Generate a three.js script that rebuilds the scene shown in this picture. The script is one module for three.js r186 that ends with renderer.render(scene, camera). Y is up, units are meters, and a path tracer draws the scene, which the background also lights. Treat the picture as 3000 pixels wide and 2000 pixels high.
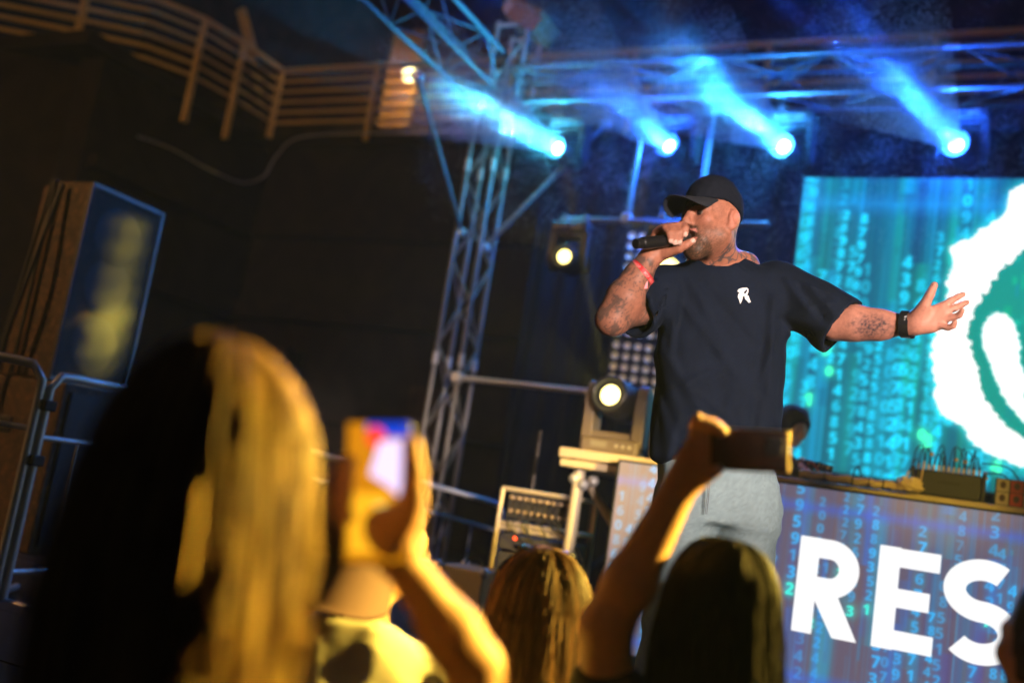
import * as THREE from 'three';
import { mergeGeometries } from 'three/addons/utils/BufferGeometryUtils.js';
import { RoundedBoxGeometry } from 'three/addons/geometries/RoundedBoxGeometry.js';
import { RectAreaLightUniformsLib } from 'three/addons/lights/RectAreaLightUniformsLib.js';
import { createNoise3D } from 'simplex-noise';

// ---------------------------------------------------------------- camera, sky, moon, exposure
const scene = new THREE.Scene();
const camera = new THREE.PerspectiveCamera(37.8, 1.5, 0.05, 200);
camera.position.set(0, 1.72, 0);
camera.rotation.order = 'YXZ';
camera.rotation.set(THREE.MathUtils.degToRad(8.5), THREE.MathUtils.degToRad(26), THREE.MathUtils.degToRad(9));
camera.focus = 3.05;
camera.userData.fStop = 1.25;

const renderer = new THREE.WebGLRenderer({ antialias: true });
renderer.toneMapping = THREE.LinearToneMapping;
renderer.toneMappingExposure = 1;
renderer.shadowMap.enabled = true;
RectAreaLightUniformsLib.init();

{ // a clear night sky
  const W = 16, H = 8, d = new Float32Array(W * H * 4);
  for (let i = 0; i < W * H; i++) d.set([0.0028, 0.0023, 0.0022, 1], i * 4);
  const sky = new THREE.DataTexture(d, W, H, THREE.RGBAFormat, THREE.FloatType);
  sky.mapping = THREE.EquirectangularReflectionMapping;
  sky.needsUpdate = true;
  scene.background = sky; scene.environment = sky;
}
const moon = new THREE.DirectionalLight(new THREE.Color(0.75, 0.82, 1), 0.01);
moon.position.set(6, 20, 8); moon.castShadow = true; moon.name = 'moon';
Object.assign(moon.shadow.camera, { left: -18, right: 18, top: 18, bottom: -18, far: 60 });
scene.add(moon);

// stage haze
scene.fog = new THREE.FogExp2(new THREE.Color(0.62, 0.8, 1), 0.0024);

// ---------------------------------------------------------------- helpers
const V = (a) => (a.isVector3 ? a.clone() : new THREE.Vector3(a[0], a[1], a[2]));
const D2R = Math.PI / 180;
const FOLLOW = 1080, MAST = 280, SMOKE = 50000;
let seed = 12345;
const rnd = () => { seed = (seed + 0x6d2b79f5) | 0; let t = Math.imul(seed ^ (seed >>> 15), 1 | seed); t = (t + Math.imul(t ^ (t >>> 7), 61 | t)) ^ t; return ((t ^ (t >>> 14)) >>> 0) / 4294967296; };
const rr = (a, b) => a + (b - a) * rnd();
const noise3 = createNoise3D(rnd);
const fbm = (x, y, z, o = 3) => { let s = 0, a = 0.5; for (let i = 0; i < o; i++) { s += a * noise3(x, y, z); x = x * 2.03 + 7; y = y * 2.03; z = z * 2.03; a *= 0.5; } return s; };
const used = {};
const numbered = (n) => { used[n] = (used[n] ?? -1) + 1; return used[n] ? n + '_' + String(used[n]).padStart(3, '0') : n; };
const sh = (m) => { m.castShadow = true; m.receiveShadow = true; return m; };
function tag(o, label, category, group, kind) {
  Object.assign(o.userData, { label, category });
  if (group) o.userData.group = group;
  if (kind) o.userData.kind = kind;
  return o;
}
function thing(name, label, category, pos = [0, 0, 0], turn = 0, group) {
  const o = new THREE.Group(); o.name = numbered(name); scene.add(o);
  o.position.copy(V(pos)); o.rotation.y = turn;
  return tag(o, label, category, group);
}
function part(name, geo, mat, parent) { const m = sh(new THREE.Mesh(geo, mat)); m.name = name; parent.add(m); return m; }
function single(name, geo, mat, label, category, group) { const m = sh(new THREE.Mesh(geo, mat)); m.name = numbered(name); scene.add(m); return tag(m, label, category, group); }
function struct(name, geo, mat) { const m = sh(new THREE.Mesh(geo, mat)); m.name = numbered(name); scene.add(m); m.userData.kind = 'structure'; return m; }
const box = (w, h, d, x = 0, y = 0, z = 0) => new THREE.BoxGeometry(w, h, d).translate(x, y, z);
const rbox = (w, h, d, r = 0.01, x = 0, y = 0, z = 0, s = 2) => new RoundedBoxGeometry(w, h, d, s, Math.min(r, w / 2.01, h / 2.01, d / 2.01)).translate(x, y, z);
const UNITCYL = new THREE.CylinderGeometry(1, 1, 1, 10);
function rod(name, a, b, r, mat, parent) { // one straight round bar
  const A = V(a), B = V(b), m = part(name, UNITCYL, mat, parent), d = B.clone().sub(A);
  m.position.copy(A).add(B).multiplyScalar(0.5); m.scale.set(r, d.length(), r);
  m.quaternion.setFromUnitVectors(new THREE.Vector3(0, 1, 0), d.normalize());
  return m;
}
const curve = (pts, closed = false, t = 0.5) => new THREE.CatmullRomCurve3(pts.map(V), closed, 'catmullrom', t);
const tube = (pts, r, n = 32, rs = 8, closed = false) => new THREE.TubeGeometry(curve(pts, closed), n, r, rs, closed);
function bent(pts, rad) { // polyline with rounded corners
  const out = [], p = pts.map(V);
  out.push(p[0]);
  for (let i = 1; i < p.length - 1; i++) {
    const a = p[i - 1].clone().sub(p[i]), b = p[i + 1].clone().sub(p[i]), ra = Math.min(rad, a.length() * 0.49), rb = Math.min(rad, b.length() * 0.49);
    const s = p[i].clone().add(a.normalize().multiplyScalar(ra)), e = p[i].clone().add(b.normalize().multiplyScalar(rb));
    for (let k = 0; k <= 6; k++) { const t = k / 6; out.push(s.clone().multiplyScalar((1 - t) * (1 - t)).addScaledVector(p[i], 2 * t * (1 - t)).addScaledVector(e, t * t)); }
  }
  out.push(p[p.length - 1]);
  return out;
}
function pipe(pts, rad, r, rs = 10) { // tube along a bent polyline
  const q = bent(pts, rad), path = new THREE.CurvePath();
  for (let i = 0; i < q.length - 1; i++) if (q[i].distanceTo(q[i + 1]) > 1e-5) path.add(new THREE.LineCurve3(q[i], q[i + 1]));
  return new THREE.TubeGeometry(path, Math.max(24, path.curves.length * 3), r, rs, false);
}
function boxUV(g, s = 1) { // uv in metres from the dominant axis
  g = g.index ? g.toNonIndexed() : g; g.computeVertexNormals();
  const p = g.attributes.position, n = g.attributes.normal, uv = new Float32Array(p.count * 2);
  for (let i = 0; i < p.count; i++) {
    const ax = Math.abs(n.getX(i)), ay = Math.abs(n.getY(i)), az = Math.abs(n.getZ(i));
    const [u, v] = ax > ay && ax > az ? [p.getZ(i), p.getY(i)] : ay > az ? [p.getX(i), p.getZ(i)] : [p.getX(i), p.getY(i)];
    uv[i * 2] = u * s; uv[i * 2 + 1] = v * s;
  }
  return g.setAttribute('uv', new THREE.BufferAttribute(uv, 2));
}
const lin = (r, g, b) => new THREE.Color().setRGB(r, g, b);
const std = (c, rough = 0.6, metal = 0, extra = {}) => new THREE.MeshStandardMaterial({ color: Array.isArray(c) ? lin(...c) : new THREE.Color(c), roughness: rough, metalness: metal, ...extra });
const phys = (c, rough = 0.6, metal = 0, extra = {}) => new THREE.MeshPhysicalMaterial({ color: Array.isArray(c) ? lin(...c) : new THREE.Color(c), roughness: rough, metalness: metal, ...extra });
function noiseTex(size, fn, srgb = true, repeat = 1) { // tiling-free small colour texture, fn(u, v) -> [r, g, b] in 0..1
  const d = new Uint8Array(size * size * 4);
  for (let y = 0; y < size; y++) for (let x = 0; x < size; x++) { const c = fn(x / size, y / size); d.set([c[0] * 255, c[1] * 255, c[2] * 255, 255].map((k) => Math.max(0, Math.min(255, k))), (y * size + x) * 4); }
  const t = new THREE.DataTexture(d, size, size, THREE.RGBAFormat);
  t.wrapS = t.wrapT = THREE.RepeatWrapping; t.magFilter = THREE.LinearFilter; t.minFilter = THREE.LinearMipmapLinearFilter; t.generateMipmaps = true;
  if (srgb) t.colorSpace = THREE.SRGBColorSpace;
  t.repeat.set(repeat, repeat); t.needsUpdate = true;
  return t;
}
const tn = (u, v, f, o = 4) => { // noise that tiles over the unit square
  const a = u * 2 * Math.PI, b = v * 2 * Math.PI, R = f / (2 * Math.PI);
  return fbm(Math.cos(a) * R + Math.cos(b) * R * 0.7 + 3, Math.sin(a) * R + Math.sin(b) * R * 0.7, Math.cos(b) * R - Math.sin(a) * R * 0.6, o);
};

// ---------------------------------------------------------------- materials of the setting
const concreteMap = noiseTex(256, (u, v) => { const n = 0.62 + 0.3 * tn(u, v, 5, 5) + 0.12 * (rnd() - 0.5); return [n, n * 0.93, n * 0.82]; });
const plankMap = noiseTex(256, (u, v) => { const n = 0.55 + 0.2 * tn(u, v * 0.2, 14, 4) + 0.14 * (rnd() - 0.5); return [n, n * 0.86, n * 0.7]; });
const M = {
  concrete: std([0.034, 0.024, 0.015], 0.95, 0, { map: concreteMap, bumpMap: concreteMap, bumpScale: 0.01 }),
  brickwork: std([0.11, 0.065, 0.04], 0.95, 0, { map: concreteMap }),
  ground: std([0.09, 0.085, 0.08], 0.9, 0, { map: concreteMap }),
  deck: std([0.05, 0.045, 0.04], 0.7, 0, { map: plankMap }),
  drape: std([0.013, 0.013, 0.016], 0.95),
  railPaint: std([0.66, 0.43, 0.13], 0.55, 0.0),
  alu: std([0.2, 0.195, 0.18], 0.5, 0.55),
  aluDull: std([0.5, 0.5, 0.5], 0.5, 0.5),
  galv: std([0.55, 0.55, 0.52], 0.45, 0.55),
  black: std([0.018, 0.018, 0.02], 0.55),
  blackGloss: std([0.012, 0.012, 0.014], 0.25),
  rubber: std([0.02, 0.02, 0.02], 0.8),
  cable: std([0.01, 0.01, 0.011], 0.6),
};
// ---------------------------------------------------------------- ground, deck
struct('ground', boxUV(box(90, 0.3, 90, 0, -0.15, -10), 0.5), M.ground);
{ // stage deck made of boards on a dark plinth
  const g = struct('stage_deck', boxUV(box(13.6, 0.8, 9.6, -1.9, 0.432, -6.7), 0.5), M.deck);
  const board = boxUV(box(13.6, 0.06, 0.59), 0.7);
  for (let i = 0; i < 16; i++) { const m = part('board', board, M.deck, g); m.position.set(-1.9, 0.865 + (i % 3) * 0.0015, -11.2 + i * 0.6); }
}
// ---------------------------------------------------------------- old brick and concrete building round the yard, with its gallery
const YF = 7.38;                                     // gallery floor
{
  const b = thing('yard_building', 'dark weathered building wall with ledges below the gallery railing', 'building');
  const wall = (w, h, d, x, y, z, turn = 0, mat = M.concrete) => { const m = part('wall', boxUV(box(w, h, d), 0.35), mat, b); m.position.set(x, y, z); m.rotation.y = turn; return m; };
  wall(24, 7.2, 0.5, -0.2, 3.6, -14.0);                                   // back, under the gallery
  wall(0.5, 7.2, 4, -12.65, 3.6, -12.0);                                  // left, under the gallery
  wall(0.5, 7.2, 14, -18.75, 3.6, -7.0, -58 * D2R);                         // further left, bending towards the crowd
  const upper = part('upper_wall', boxUV(box(30, 7, 0.5, -4, 11, -16.4), 0.35), M.brickwork, b); upper.name = 'upper_wall';
  part('gallery_floor', boxUV(box(24, 0.2, 2.7, -0.2, YF - 0.1, -15.0), 0.5), M.concrete, b);
  part('gallery_floor', boxUV(box(3, 0.2, 4.2, -13.7, YF - 0.1, -11.6), 0.5), M.concrete, b);
  { const m = part('gallery_floor', boxUV(box(2.4, 0.196, 14), 0.5), M.concrete, b); m.position.set(-19.3, YF - 0.1, -7.9); m.rotation.y = -58 * D2R; }
  for (const [y, h, d] of [[2.55, 0.34, 0.36], [4.15, 0.28, 0.26], [5.6, 0.2, 0.2]]) part('ledge', boxUV(box(23.8, h, d, -0.2, y, -13.75 + d / 2), 0.5), M.concrete, b);
  for (const [y, h, d] of [[2.55, 0.34, 0.36], [4.15, 0.28, 0.26], [5.6, 0.2, 0.2]]) part('ledge', boxUV(box(d, h, 3.6, -12.4 + d / 2, y, -11.9), 0.5), M.concrete, b);
  for (const [x, y, h, w] of [[-7.7, 0, 3.1, 0.7], [-10.9, 0, 3.5, 0.7], [-4.3, 0, 3.2, 0.7]]) part('buttress', boxUV(box(w, h, 0.5, x, y + h / 2, -13.45), 0.5), M.brickwork, b);
  // the lit window niche behind the railing
  const niche = part('window_niche', boxUV(box(0.62, 2.1, 0.08, -11.25, 9.62, -16.12), 0.5), std([0.55, 0.3, 0.1], 0.9), b);
  part('window_frame', box(0.07, 2.1, 0.1, -10.92, 9.62, -16.1), std([0.5, 0.32, 0.15], 0.8), niche);
  part('window_frame', box(0.07, 2.1, 0.1, -11.58, 9.62, -16.1), std([0.5, 0.32, 0.15], 0.8), niche);
}
// railing: rails follow the corner and the bend; posts each on their own
{
  const r = thing('gallery_railing', 'amber painted gallery railing with horizontal bars around the yard corner', 'railing');
  const plan = [[-17.6, -7.75], [-14.61, -9.53], [-13.31, -10.33], [-12.56, -10.85], [-12.2, -11.5], [-12.08, -12.41], [-12.08, -13.53], [-8.8, -13.5], [6, -13.45]];
  const railAt = (y, w, h) => {
    for (let i = 0; i < plan.length - 1; i++) {
      const [ax, az] = plan[i], [bx, bz] = plan[i + 1], L = Math.hypot(bx - ax, bz - az);
      const m = part('rail', boxUV(box(L + 0.03, h, w), 1), M.railPaint, r);
      m.position.set((ax + bx) / 2, y + i * 0.0007, (az + bz) / 2); m.rotation.y = -Math.atan2(bz - az, bx - ax);
    }
  };
  railAt(8.6, 0.12, 0.075);
  for (const y of [8.4, 8.2, 8.0, 7.8, 7.6]) railAt(y, 0.05, 0.05);
  const post = boxUV(box(0.085, 1, 0.085), 1);
  const posts = [[-14.9, -9.33, 6.75], [-13.4, -10.22, 6.9], [-12.16, -11.55, 6.8], [-12.05, -12.41, 6.85], [-12.05, -13.47, 7.3], [-9.9, -13.42, 7.2], [-7.3, -13.42, 7.2], [-5.2, -13.42, 7.2], [-3.2, -13.42, 7.2], [-1.0, -13.42, 7.2], [1.4, -13.42, 7.2], [3.6, -13.42, 7.2]];
  for (const [x, z, y0] of posts) { const m = part('post', post, M.railPaint, r); m.scale.y = 8.63 - y0; m.position.set(x, (8.63 + y0) / 2, z); }
  const st = part('brace', boxUV(box(0.16, 1.1, 0.1), 1), M.railPaint, r); st.position.set(-12.5, 9.05, -12.9); st.rotation.z = 0.5;
}
single('wall_conduit', tube([[-16.6, 6.3, -7.4], [-14.4, 6.35, -9.4], [-13.0, 6.3, -10.4], [-12.25, 6.3, -11.2], [-12.25, 6.3, -12.4], [-12.2, 6.35, -13.2], [-12.05, 6.6, -13.55], [-11.9, 7.0, -13.6], [-11.2, 7.28, -13.4], [-9, 7.3, -13.35], [-6, 7.3, -13.35]], 0.019, 90, 6), M.galv, 'grey conduit running along the wall below the railing', 'conduit');
{ // yard lamp behind the gallery railing
  const L = [-10.682, 9.4, -15.5];
  const l = thing('gallery_lamp', 'bright oval yard lamp glowing behind the gallery railing', 'lamp', L);
  const glow = part('lamp_bulb', new THREE.SphereGeometry(0.16, 20, 12).scale(1, 0.85, 0.7), std([1, 0.9, 0.5], 0.5, 0, { emissive: lin(1, 0.8, 0.35), emissiveIntensity: 6 }), l);
  part('lamp_housing', rbox(0.34, 0.06, 0.24, 0.02, 0, 0.145, 0), M.black, l);
  rod('lamp_arm', [0, 0.15, 0], [0, 0.15, -0.66], 0.02, M.black, l);
  const p = new THREE.PointLight(new THREE.Color(1, 0.62, 0.2), 3.5); p.position.set(0, 0, 0); p.shadow.radius = 5; p.castShadow = true; l.add(p);
}
// ---------------------------------------------------------------- trusses
function truss(name, label, A, B, w, up, step, parentGroup, skipFace = []) {
  const a = V(A), b = V(B), dir = b.clone().sub(a), L = dir.length(); dir.normalize();
  const side = dir.clone().cross(V(up)).normalize(), upv = side.clone().cross(dir).normalize();
  const t = thing(name, label, 'truss', [0, 0, 0], 0, parentGroup);
  const c = (i, s) => a.clone().addScaledVector(dir, s).addScaledVector(side, [-1, 1, 1, -1][i] * w / 2).addScaledVector(upv, [-1, -1, 1, 1][i] * w / 2);
  for (let i = 0; i < 4; i++) rod('chord', c(i, 0), c(i, L), 0.025, M.alu, t);
  const n = Math.round(L / step);
  for (let f = 0; f < 4; f++) {
    const i = f, j = (f + 1) % 4;
    for (let k = 0; k < n; k++) {
      const s0 = (k / n) * L, s1 = ((k + 1) / n) * L;
      const flip = (k + f) % 2 === 0;
      rod('brace', c(flip ? i : j, s0), c(flip ? j : i, s1), 0.011, M.alu, t);
    }
  }
  for (const s of [0, L]) for (let f = 0; f < 4; f++) rod('end_bar', c(f, s), c((f + 1) % 4, s), 0.018, M.alu, t);
  for (let s = 2; s < L - 0.4; s += 2) for (let i = 0; i < 4; i++) rod('coupler', c(i, s - 0.06), c(i, s + 0.06), 0.032, M.aluDull, t);
  return t;
}
const CX = -4.78, CZ = -8.6;
truss('truss_column', 'upright silver truss tower at the back corner of the stage', [CX, 0.9, CZ], [CX, 5.62, CZ], 0.29, [0, 0, 1], 0.42, 'stage trusses');
truss('truss_beam', 'silver truss beam slanting in from the top edge to the tower', [CX, 5.77, CZ + 0.35], [CX, 5.77, 0.5], 0.4, [0, 1, 0], 0.5, 'stage trusses');
truss('truss_beam', 'long silver truss carrying the blue beam lamps', [CX + 0.3, 5.62, CZ + 0.25], [5.2, 5.62, CZ + 0.25], 0.36, [0, 1, 0], 0.5, 'stage trusses');
{ // tower head with slanted lid above the column
  const t = thing('tower_head', 'rusty winch head with slanted lid on top of the truss tower', 'winch', [CX + 0.12, 5.62, CZ]);
  for (const [x, z] of [[-0.17, -0.17], [0.17, -0.17], [-0.17, 0.17], [0.17, 0.17]]) rod('upright', [x, 0, z], [x, 0.82, z], 0.025, M.aluDull, t);
  for (const z of [-0.17, 0.17]) { rod('diagonal', [-0.17, 0.1, z], [0.17, 0.62, z], 0.014, M.aluDull, t); rod('cross_bar', [-0.2, 0.78, z], [0.2, 0.78, z], 0.02, M.aluDull, t); }
  const rusty = std([0.3, 0.14, 0.06], 0.8);
  const lid = part('lid', box(0.46, 0.05, 0.5), rusty, t); lid.position.set(0.13, 0.96, 0); lid.rotation.z = -0.5;
  const lid2 = part('lid', box(0.4, 0.16, 0.42), rusty, t); lid2.position.set(0.12, 0.83, 0); lid2.rotation.z = -0.5;
  rod('pulley', [-0.1, 1.02, -0.12], [-0.1, 1.02, 0.12], 0.09, M.aluDull, t);
}
const braces = [
  [[CX - 0.02, 5.22, -7.1], [CX - 0.12, 4.2, CZ + 0.1], 0.026, 'pale diagonal tube propping the slanted truss against the tower'],
  [[-3.52, 5.35, CZ + 0.08], [CX + 0.16, 4.06, CZ + 0.08], 0.026, 'diagonal tube propping the lamp truss against the tower'],
];
for (const [a, b, r, label] of braces) {
  const t = thing('brace_tube', label, 'tube', [0, 0, 0], 0, 'tower braces');
  rod('tube', a, b, r, M.alu, t);
  for (const p of [a, b]) { const c = part('clamp', rbox(0.1, 0.08, 0.1, 0.02), M.aluDull, t); c.position.copy(V(p)); }
}
{ // pipe hung from the truss on two drop tubes
  const t = thing('hanging_pipe', 'horizontal pipe hung on two drop tubes behind the cap', 'pipe');
  rod('pipe', [-3.65, 4.24, -8.1], [-1.76, 4.24, -8.1], 0.025, M.alu, t);
  for (const x of [-3.02, -2.38]) { rod('drop_tube', [x, 4.24, -8.13], [x, 5.44, -8.2], 0.024, M.alu, t); const c = part('clamp', rbox(0.09, 0.1, 0.1, 0.02), M.aluDull, t); c.position.set(x, 4.26, -8.12); }
}
{
  const t = thing('cross_tube', 'horizontal scaffold tube running right from the truss tower', 'tube');
  rod('tube', [CX + 0.1, 2.72, CZ + 0.2], [-1.2, 2.72, CZ + 0.2], 0.026, M.galv, t);
  const c = part('clamp', rbox(0.1, 0.1, 0.1, 0.02), M.aluDull, t); c.position.set(CX + 0.16, 2.72, CZ + 0.2);
}
{ // black backdrop curtain, folded cloth
  const W = 9.6, H = 4.6, g = new THREE.PlaneGeometry(W, H, 220, 4), p = g.attributes.position;
  for (let i = 0; i < p.count; i++) { const x = p.getX(i), y = p.getY(i); p.setZ(i, 0.035 * Math.sin(x * 21 + Math.sin(x * 3) * 2) + 0.02 * noise3(x * 2, y * 0.4, 1)); }
  g.computeVertexNormals();
  const m = single('backdrop_curtain', g, new THREE.MeshStandardMaterial({ color: lin(0.004, 0.004, 0.005), roughness: 1, side: THREE.DoubleSide }), 'black folded backdrop curtain behind the stage', 'curtain');
  m.position.set(0.4, 0.9 + H / 2, -9.15);
}

// ---------------------------------------------------------------- moving-head lamps
const headBarrel = new THREE.LatheGeometry([[0.001, -0.2], [0.07, -0.2], [0.105, -0.17], [0.12, -0.1], [0.122, 0.02], [0.115, 0.1], [0.105, 0.13], [0.112, 0.135], [0.112, 0.17], [0.096, 0.172], [0.09, 0.15]].map(([x, y]) => new THREE.Vector2(x, y)), 28).rotateX(Math.PI / 2);
const headRing = new THREE.TorusGeometry(0.102, 0.014, 8, 32).translate(0, 0, 0.172);
const headLens = new THREE.SphereGeometry(0.088, 24, 10, 0, 2 * Math.PI, 0, Math.PI / 2).rotateX(Math.PI / 2).scale(1, 1, 0.3).translate(0, 0, 0.15);
const armGeo = (s) => { const shp = new THREE.Shape(); shp.moveTo(-0.09, 0.08); shp.lineTo(0.09, 0.08); shp.lineTo(0.1, 0.3); shp.quadraticCurveTo(0.1, 0.43, 0, 0.44); shp.quadraticCurveTo(-0.1, 0.43, -0.1, 0.3); shp.closePath(); return new THREE.ExtrudeGeometry(shp, { depth: 0.05, bevelEnabled: true, bevelSize: 0.008, bevelThickness: 0.008, bevelSegments: 2 }).rotateY(Math.PI / 2).translate(s > 0 ? 0.13 : -0.18, 0, 0); };
const armR = armGeo(1), armL = armGeo(-1);
const bodyGrey = std([0.045, 0.043, 0.04], 0.5);
const baseGeo = rbox(0.36, 0.1, 0.26, 0.025, 0, 0.05, 0);
function movingHead(pos, hung, turn, aim, label, lamp, group, bodyMat = bodyGrey) {
  const t = thing('moving_head_lamp', label, 'stage lamp', pos, turn, group);
  const inner = new THREE.Vector3(0, 0.34, 0);
  if (hung) t.rotation.z = Math.PI;
  t.updateMatrixWorld(true);
  const base = part('base', baseGeo, bodyMat, t);
  part('display', box(0.1, 0.035, 0.004, -0.06, 0.055, 0.132), std([0.25, 0.22, 0.16], 0.2), base);
  for (const x of [0.05, 0.09, 0.13]) part('button', new THREE.CylinderGeometry(0.011, 0.011, 0.008, 10).rotateX(Math.PI / 2).translate(x, 0.055, 0.133), std([0.4, 0.36, 0.28], 0.3), base);
  for (const x of [-0.165, 0.165]) part('handle', tube([[x, 0.02, -0.09], [x * 1.12, 0.05, -0.07], [x * 1.12, 0.05, 0.07], [x, 0.02, 0.09]], 0.012, 14, 6), M.rubber, base);
  part('yoke_arm', armR, bodyMat, t); part('yoke_arm', armL, bodyMat, t);
  part('yoke_bridge', rbox(0.3, 0.05, 0.16, 0.015, 0, 0.115, 0), bodyMat, t);
  const c = t.localToWorld(inner.clone()), look = new THREE.Object3D();
  const h = part('head', headBarrel, M.black, t);
  h.position.copy(inner);
  const dir = V(aim).sub(c).normalize();
  const q = new THREE.Quaternion().setFromUnitVectors(new THREE.Vector3(0, 0, 1), dir);
  h.quaternion.copy(t.getWorldQuaternion(new THREE.Quaternion()).invert().multiply(q));
  part('lens_ring', headRing, std([0.03, 0.03, 0.03], 0.35), h);
  const lg = part('lens_glow', headLens, std([1, 1, 1], 0.3, 0, { emissive: lin(...lamp.glow), emissiveIntensity: lamp.strength ?? 1 }), h), ls = lamp.lens ?? 0.62; lg.scale.set(ls, ls, 1);
  part('lens_plate', new THREE.RingGeometry(0.086 * ls, 0.1, 28).translate(0, 0, 0.152), M.black, h);
  for (let k = 0; k < 5; k++) part('cooling_fin', new THREE.TorusGeometry(0.121, 0.004, 5, 24).translate(0, 0, -0.08 + k * 0.022), M.black, h);
  const front = c.clone().addScaledVector(dir, 0.2);
  const sx = new THREE.Vector3(0, 1, 0).cross(dir).normalize(), sy = dir.clone().cross(sx).normalize();
  for (const [a, b, ang, k] of lamp.rays ?? []) { // each facet of the lamp's prism throws its own beam
    const s = new THREE.SpotLight(lin(...lamp.color), k, 0, ang * D2R, 0.35, 2);
    s.name = 'beam'; s.castShadow = true; s.shadow.radius = ang < 4 ? 1 : 2; s.position.copy(front);
    s.target.position.copy(front).addScaledVector(dir, 10).addScaledVector(sx, 10 * Math.tan(a * D2R)).addScaledVector(sy, 10 * Math.tan(b * D2R));
    scene.add(s, s.target);
  }
  for (const [to, ang, k] of lamp.targets ?? []) {
    const s = new THREE.SpotLight(lin(...lamp.color), k, 0, ang * D2R, 0.9, 2); s.name = 'beam'; s.castShadow = true; s.shadow.radius = 2.2; s.position.copy(front); s.target.position.copy(V(to)); scene.add(s, s.target);
  }
  if (lamp.glowFill) { // added fill lights imitating the glow scattered by smoke round the lens
    const s = new THREE.SpotLight(lin(...lamp.color), lamp.glowFill, 0, 58 * D2R, 1, 2); s.name = 'added_glow_cone'; s.castShadow = true; s.shadow.radius = 4;
    s.position.copy(front).addScaledVector(dir, 0.04); s.target.position.copy(s.position).add(new THREE.Vector3(-0.5, 0.85, 0.25)); scene.add(s, s.target);
    const p = new THREE.PointLight(lin(...lamp.color), lamp.halo ?? 10); p.name = 'added_glow_point'; p.shadow.radius = 4; p.castShadow = true; p.position.copy(front).addScaledVector(dir, 0.05); scene.add(p);
  }
  if (hung) { for (const x of [-0.1, 0.1]) part('hook_clamp', rbox(0.05, 0.1, 0.07, 0.015, x, -0.04, 0), M.alu, t); part('safety_cable', tube([[-0.05, 0, 0.1], [0, 0.06, 0.16], [0.05, 0, 0.1], [0.02, -0.08, 0]], 0.004, 16, 5), M.alu, t); }
  return t;
}
const BEAM = [-0.27, -0.03, 0.96];
const cyan = { halo: 8, color: [0.05, 0.6, 1], glow: [0.6, 1, 1], strength: 14 }, blue = { halo: 22, color: [0.012, 0.1, 1], glow: [0.35, 0.85, 1], strength: 12 }, azure = { halo: 17, color: [0.03, 0.3, 1], glow: [0.5, 0.95, 1], strength: 14 };
const B = 25000;
const heads = [
  [-3.9, cyan, 'beam lamp on the truss throwing a wide cyan fan, nearest the tower', [[-9, 3, 2.2, B * 6.9], [-2, 6, 2, B * 5.98], [3, -1, 2.2, B * 6.9], [-4, -6, 2.1, B * 6.44], [0, 0, 8, B * 0.552]], 22, [0, 0, 0]],
  [-2.81, blue, 'beam lamp on the truss throwing a deep blue beam, second from the tower', [[-7, 4, 2.1, B * 5.88], [1, 1, 2.1, B * 5.88], [-3, -5, 2, B * 5.46], [0, 0, 7, B * 0.525]], 10, [0, 0.1, 0]],
  [-1.8, azure, 'beam lamp on the truss right above the cap, short bright beam', [[-6, 3, 2, B * 1.77], [4, 1, 2.2, B * 1.93], [-1, -5, 2, B * 1.77], [0, 0, 9, B * 0.241]], 22, [0.02, 0, 0.02]],
  [-0.44, blue, 'beam lamp on the truss above the big screen, split blue beams', [[-10, 4, 2.1, B * 5.88], [-1, 5, 1.9, B * 6.72], [4, -3, 2.2, B * 5.88], [0, 0, 7, B * 0.525]], 12, [0, 0.02, 0]],
];
for (const [x, lamp, label, rays, glowFill, d] of heads) {
  const c = [x + 0.1, 4.97, -8.35];
  movingHead([c[0], 5.31, c[2]], true, 0, [c[0] + (BEAM[0] + d[0]) * 10, c[1] + (BEAM[1] + d[1]) * 10, c[2] + (BEAM[2] + d[2]) * 10], label, { ...lamp, rays, glowFill, targets: x === -1.8 || x === -0.44 ? [[[-0.7, 2.5, -3], 9, x === -1.8 ? 190 : 140]] : [] }, 'blue beam lamps on the back truss');
}
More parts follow.
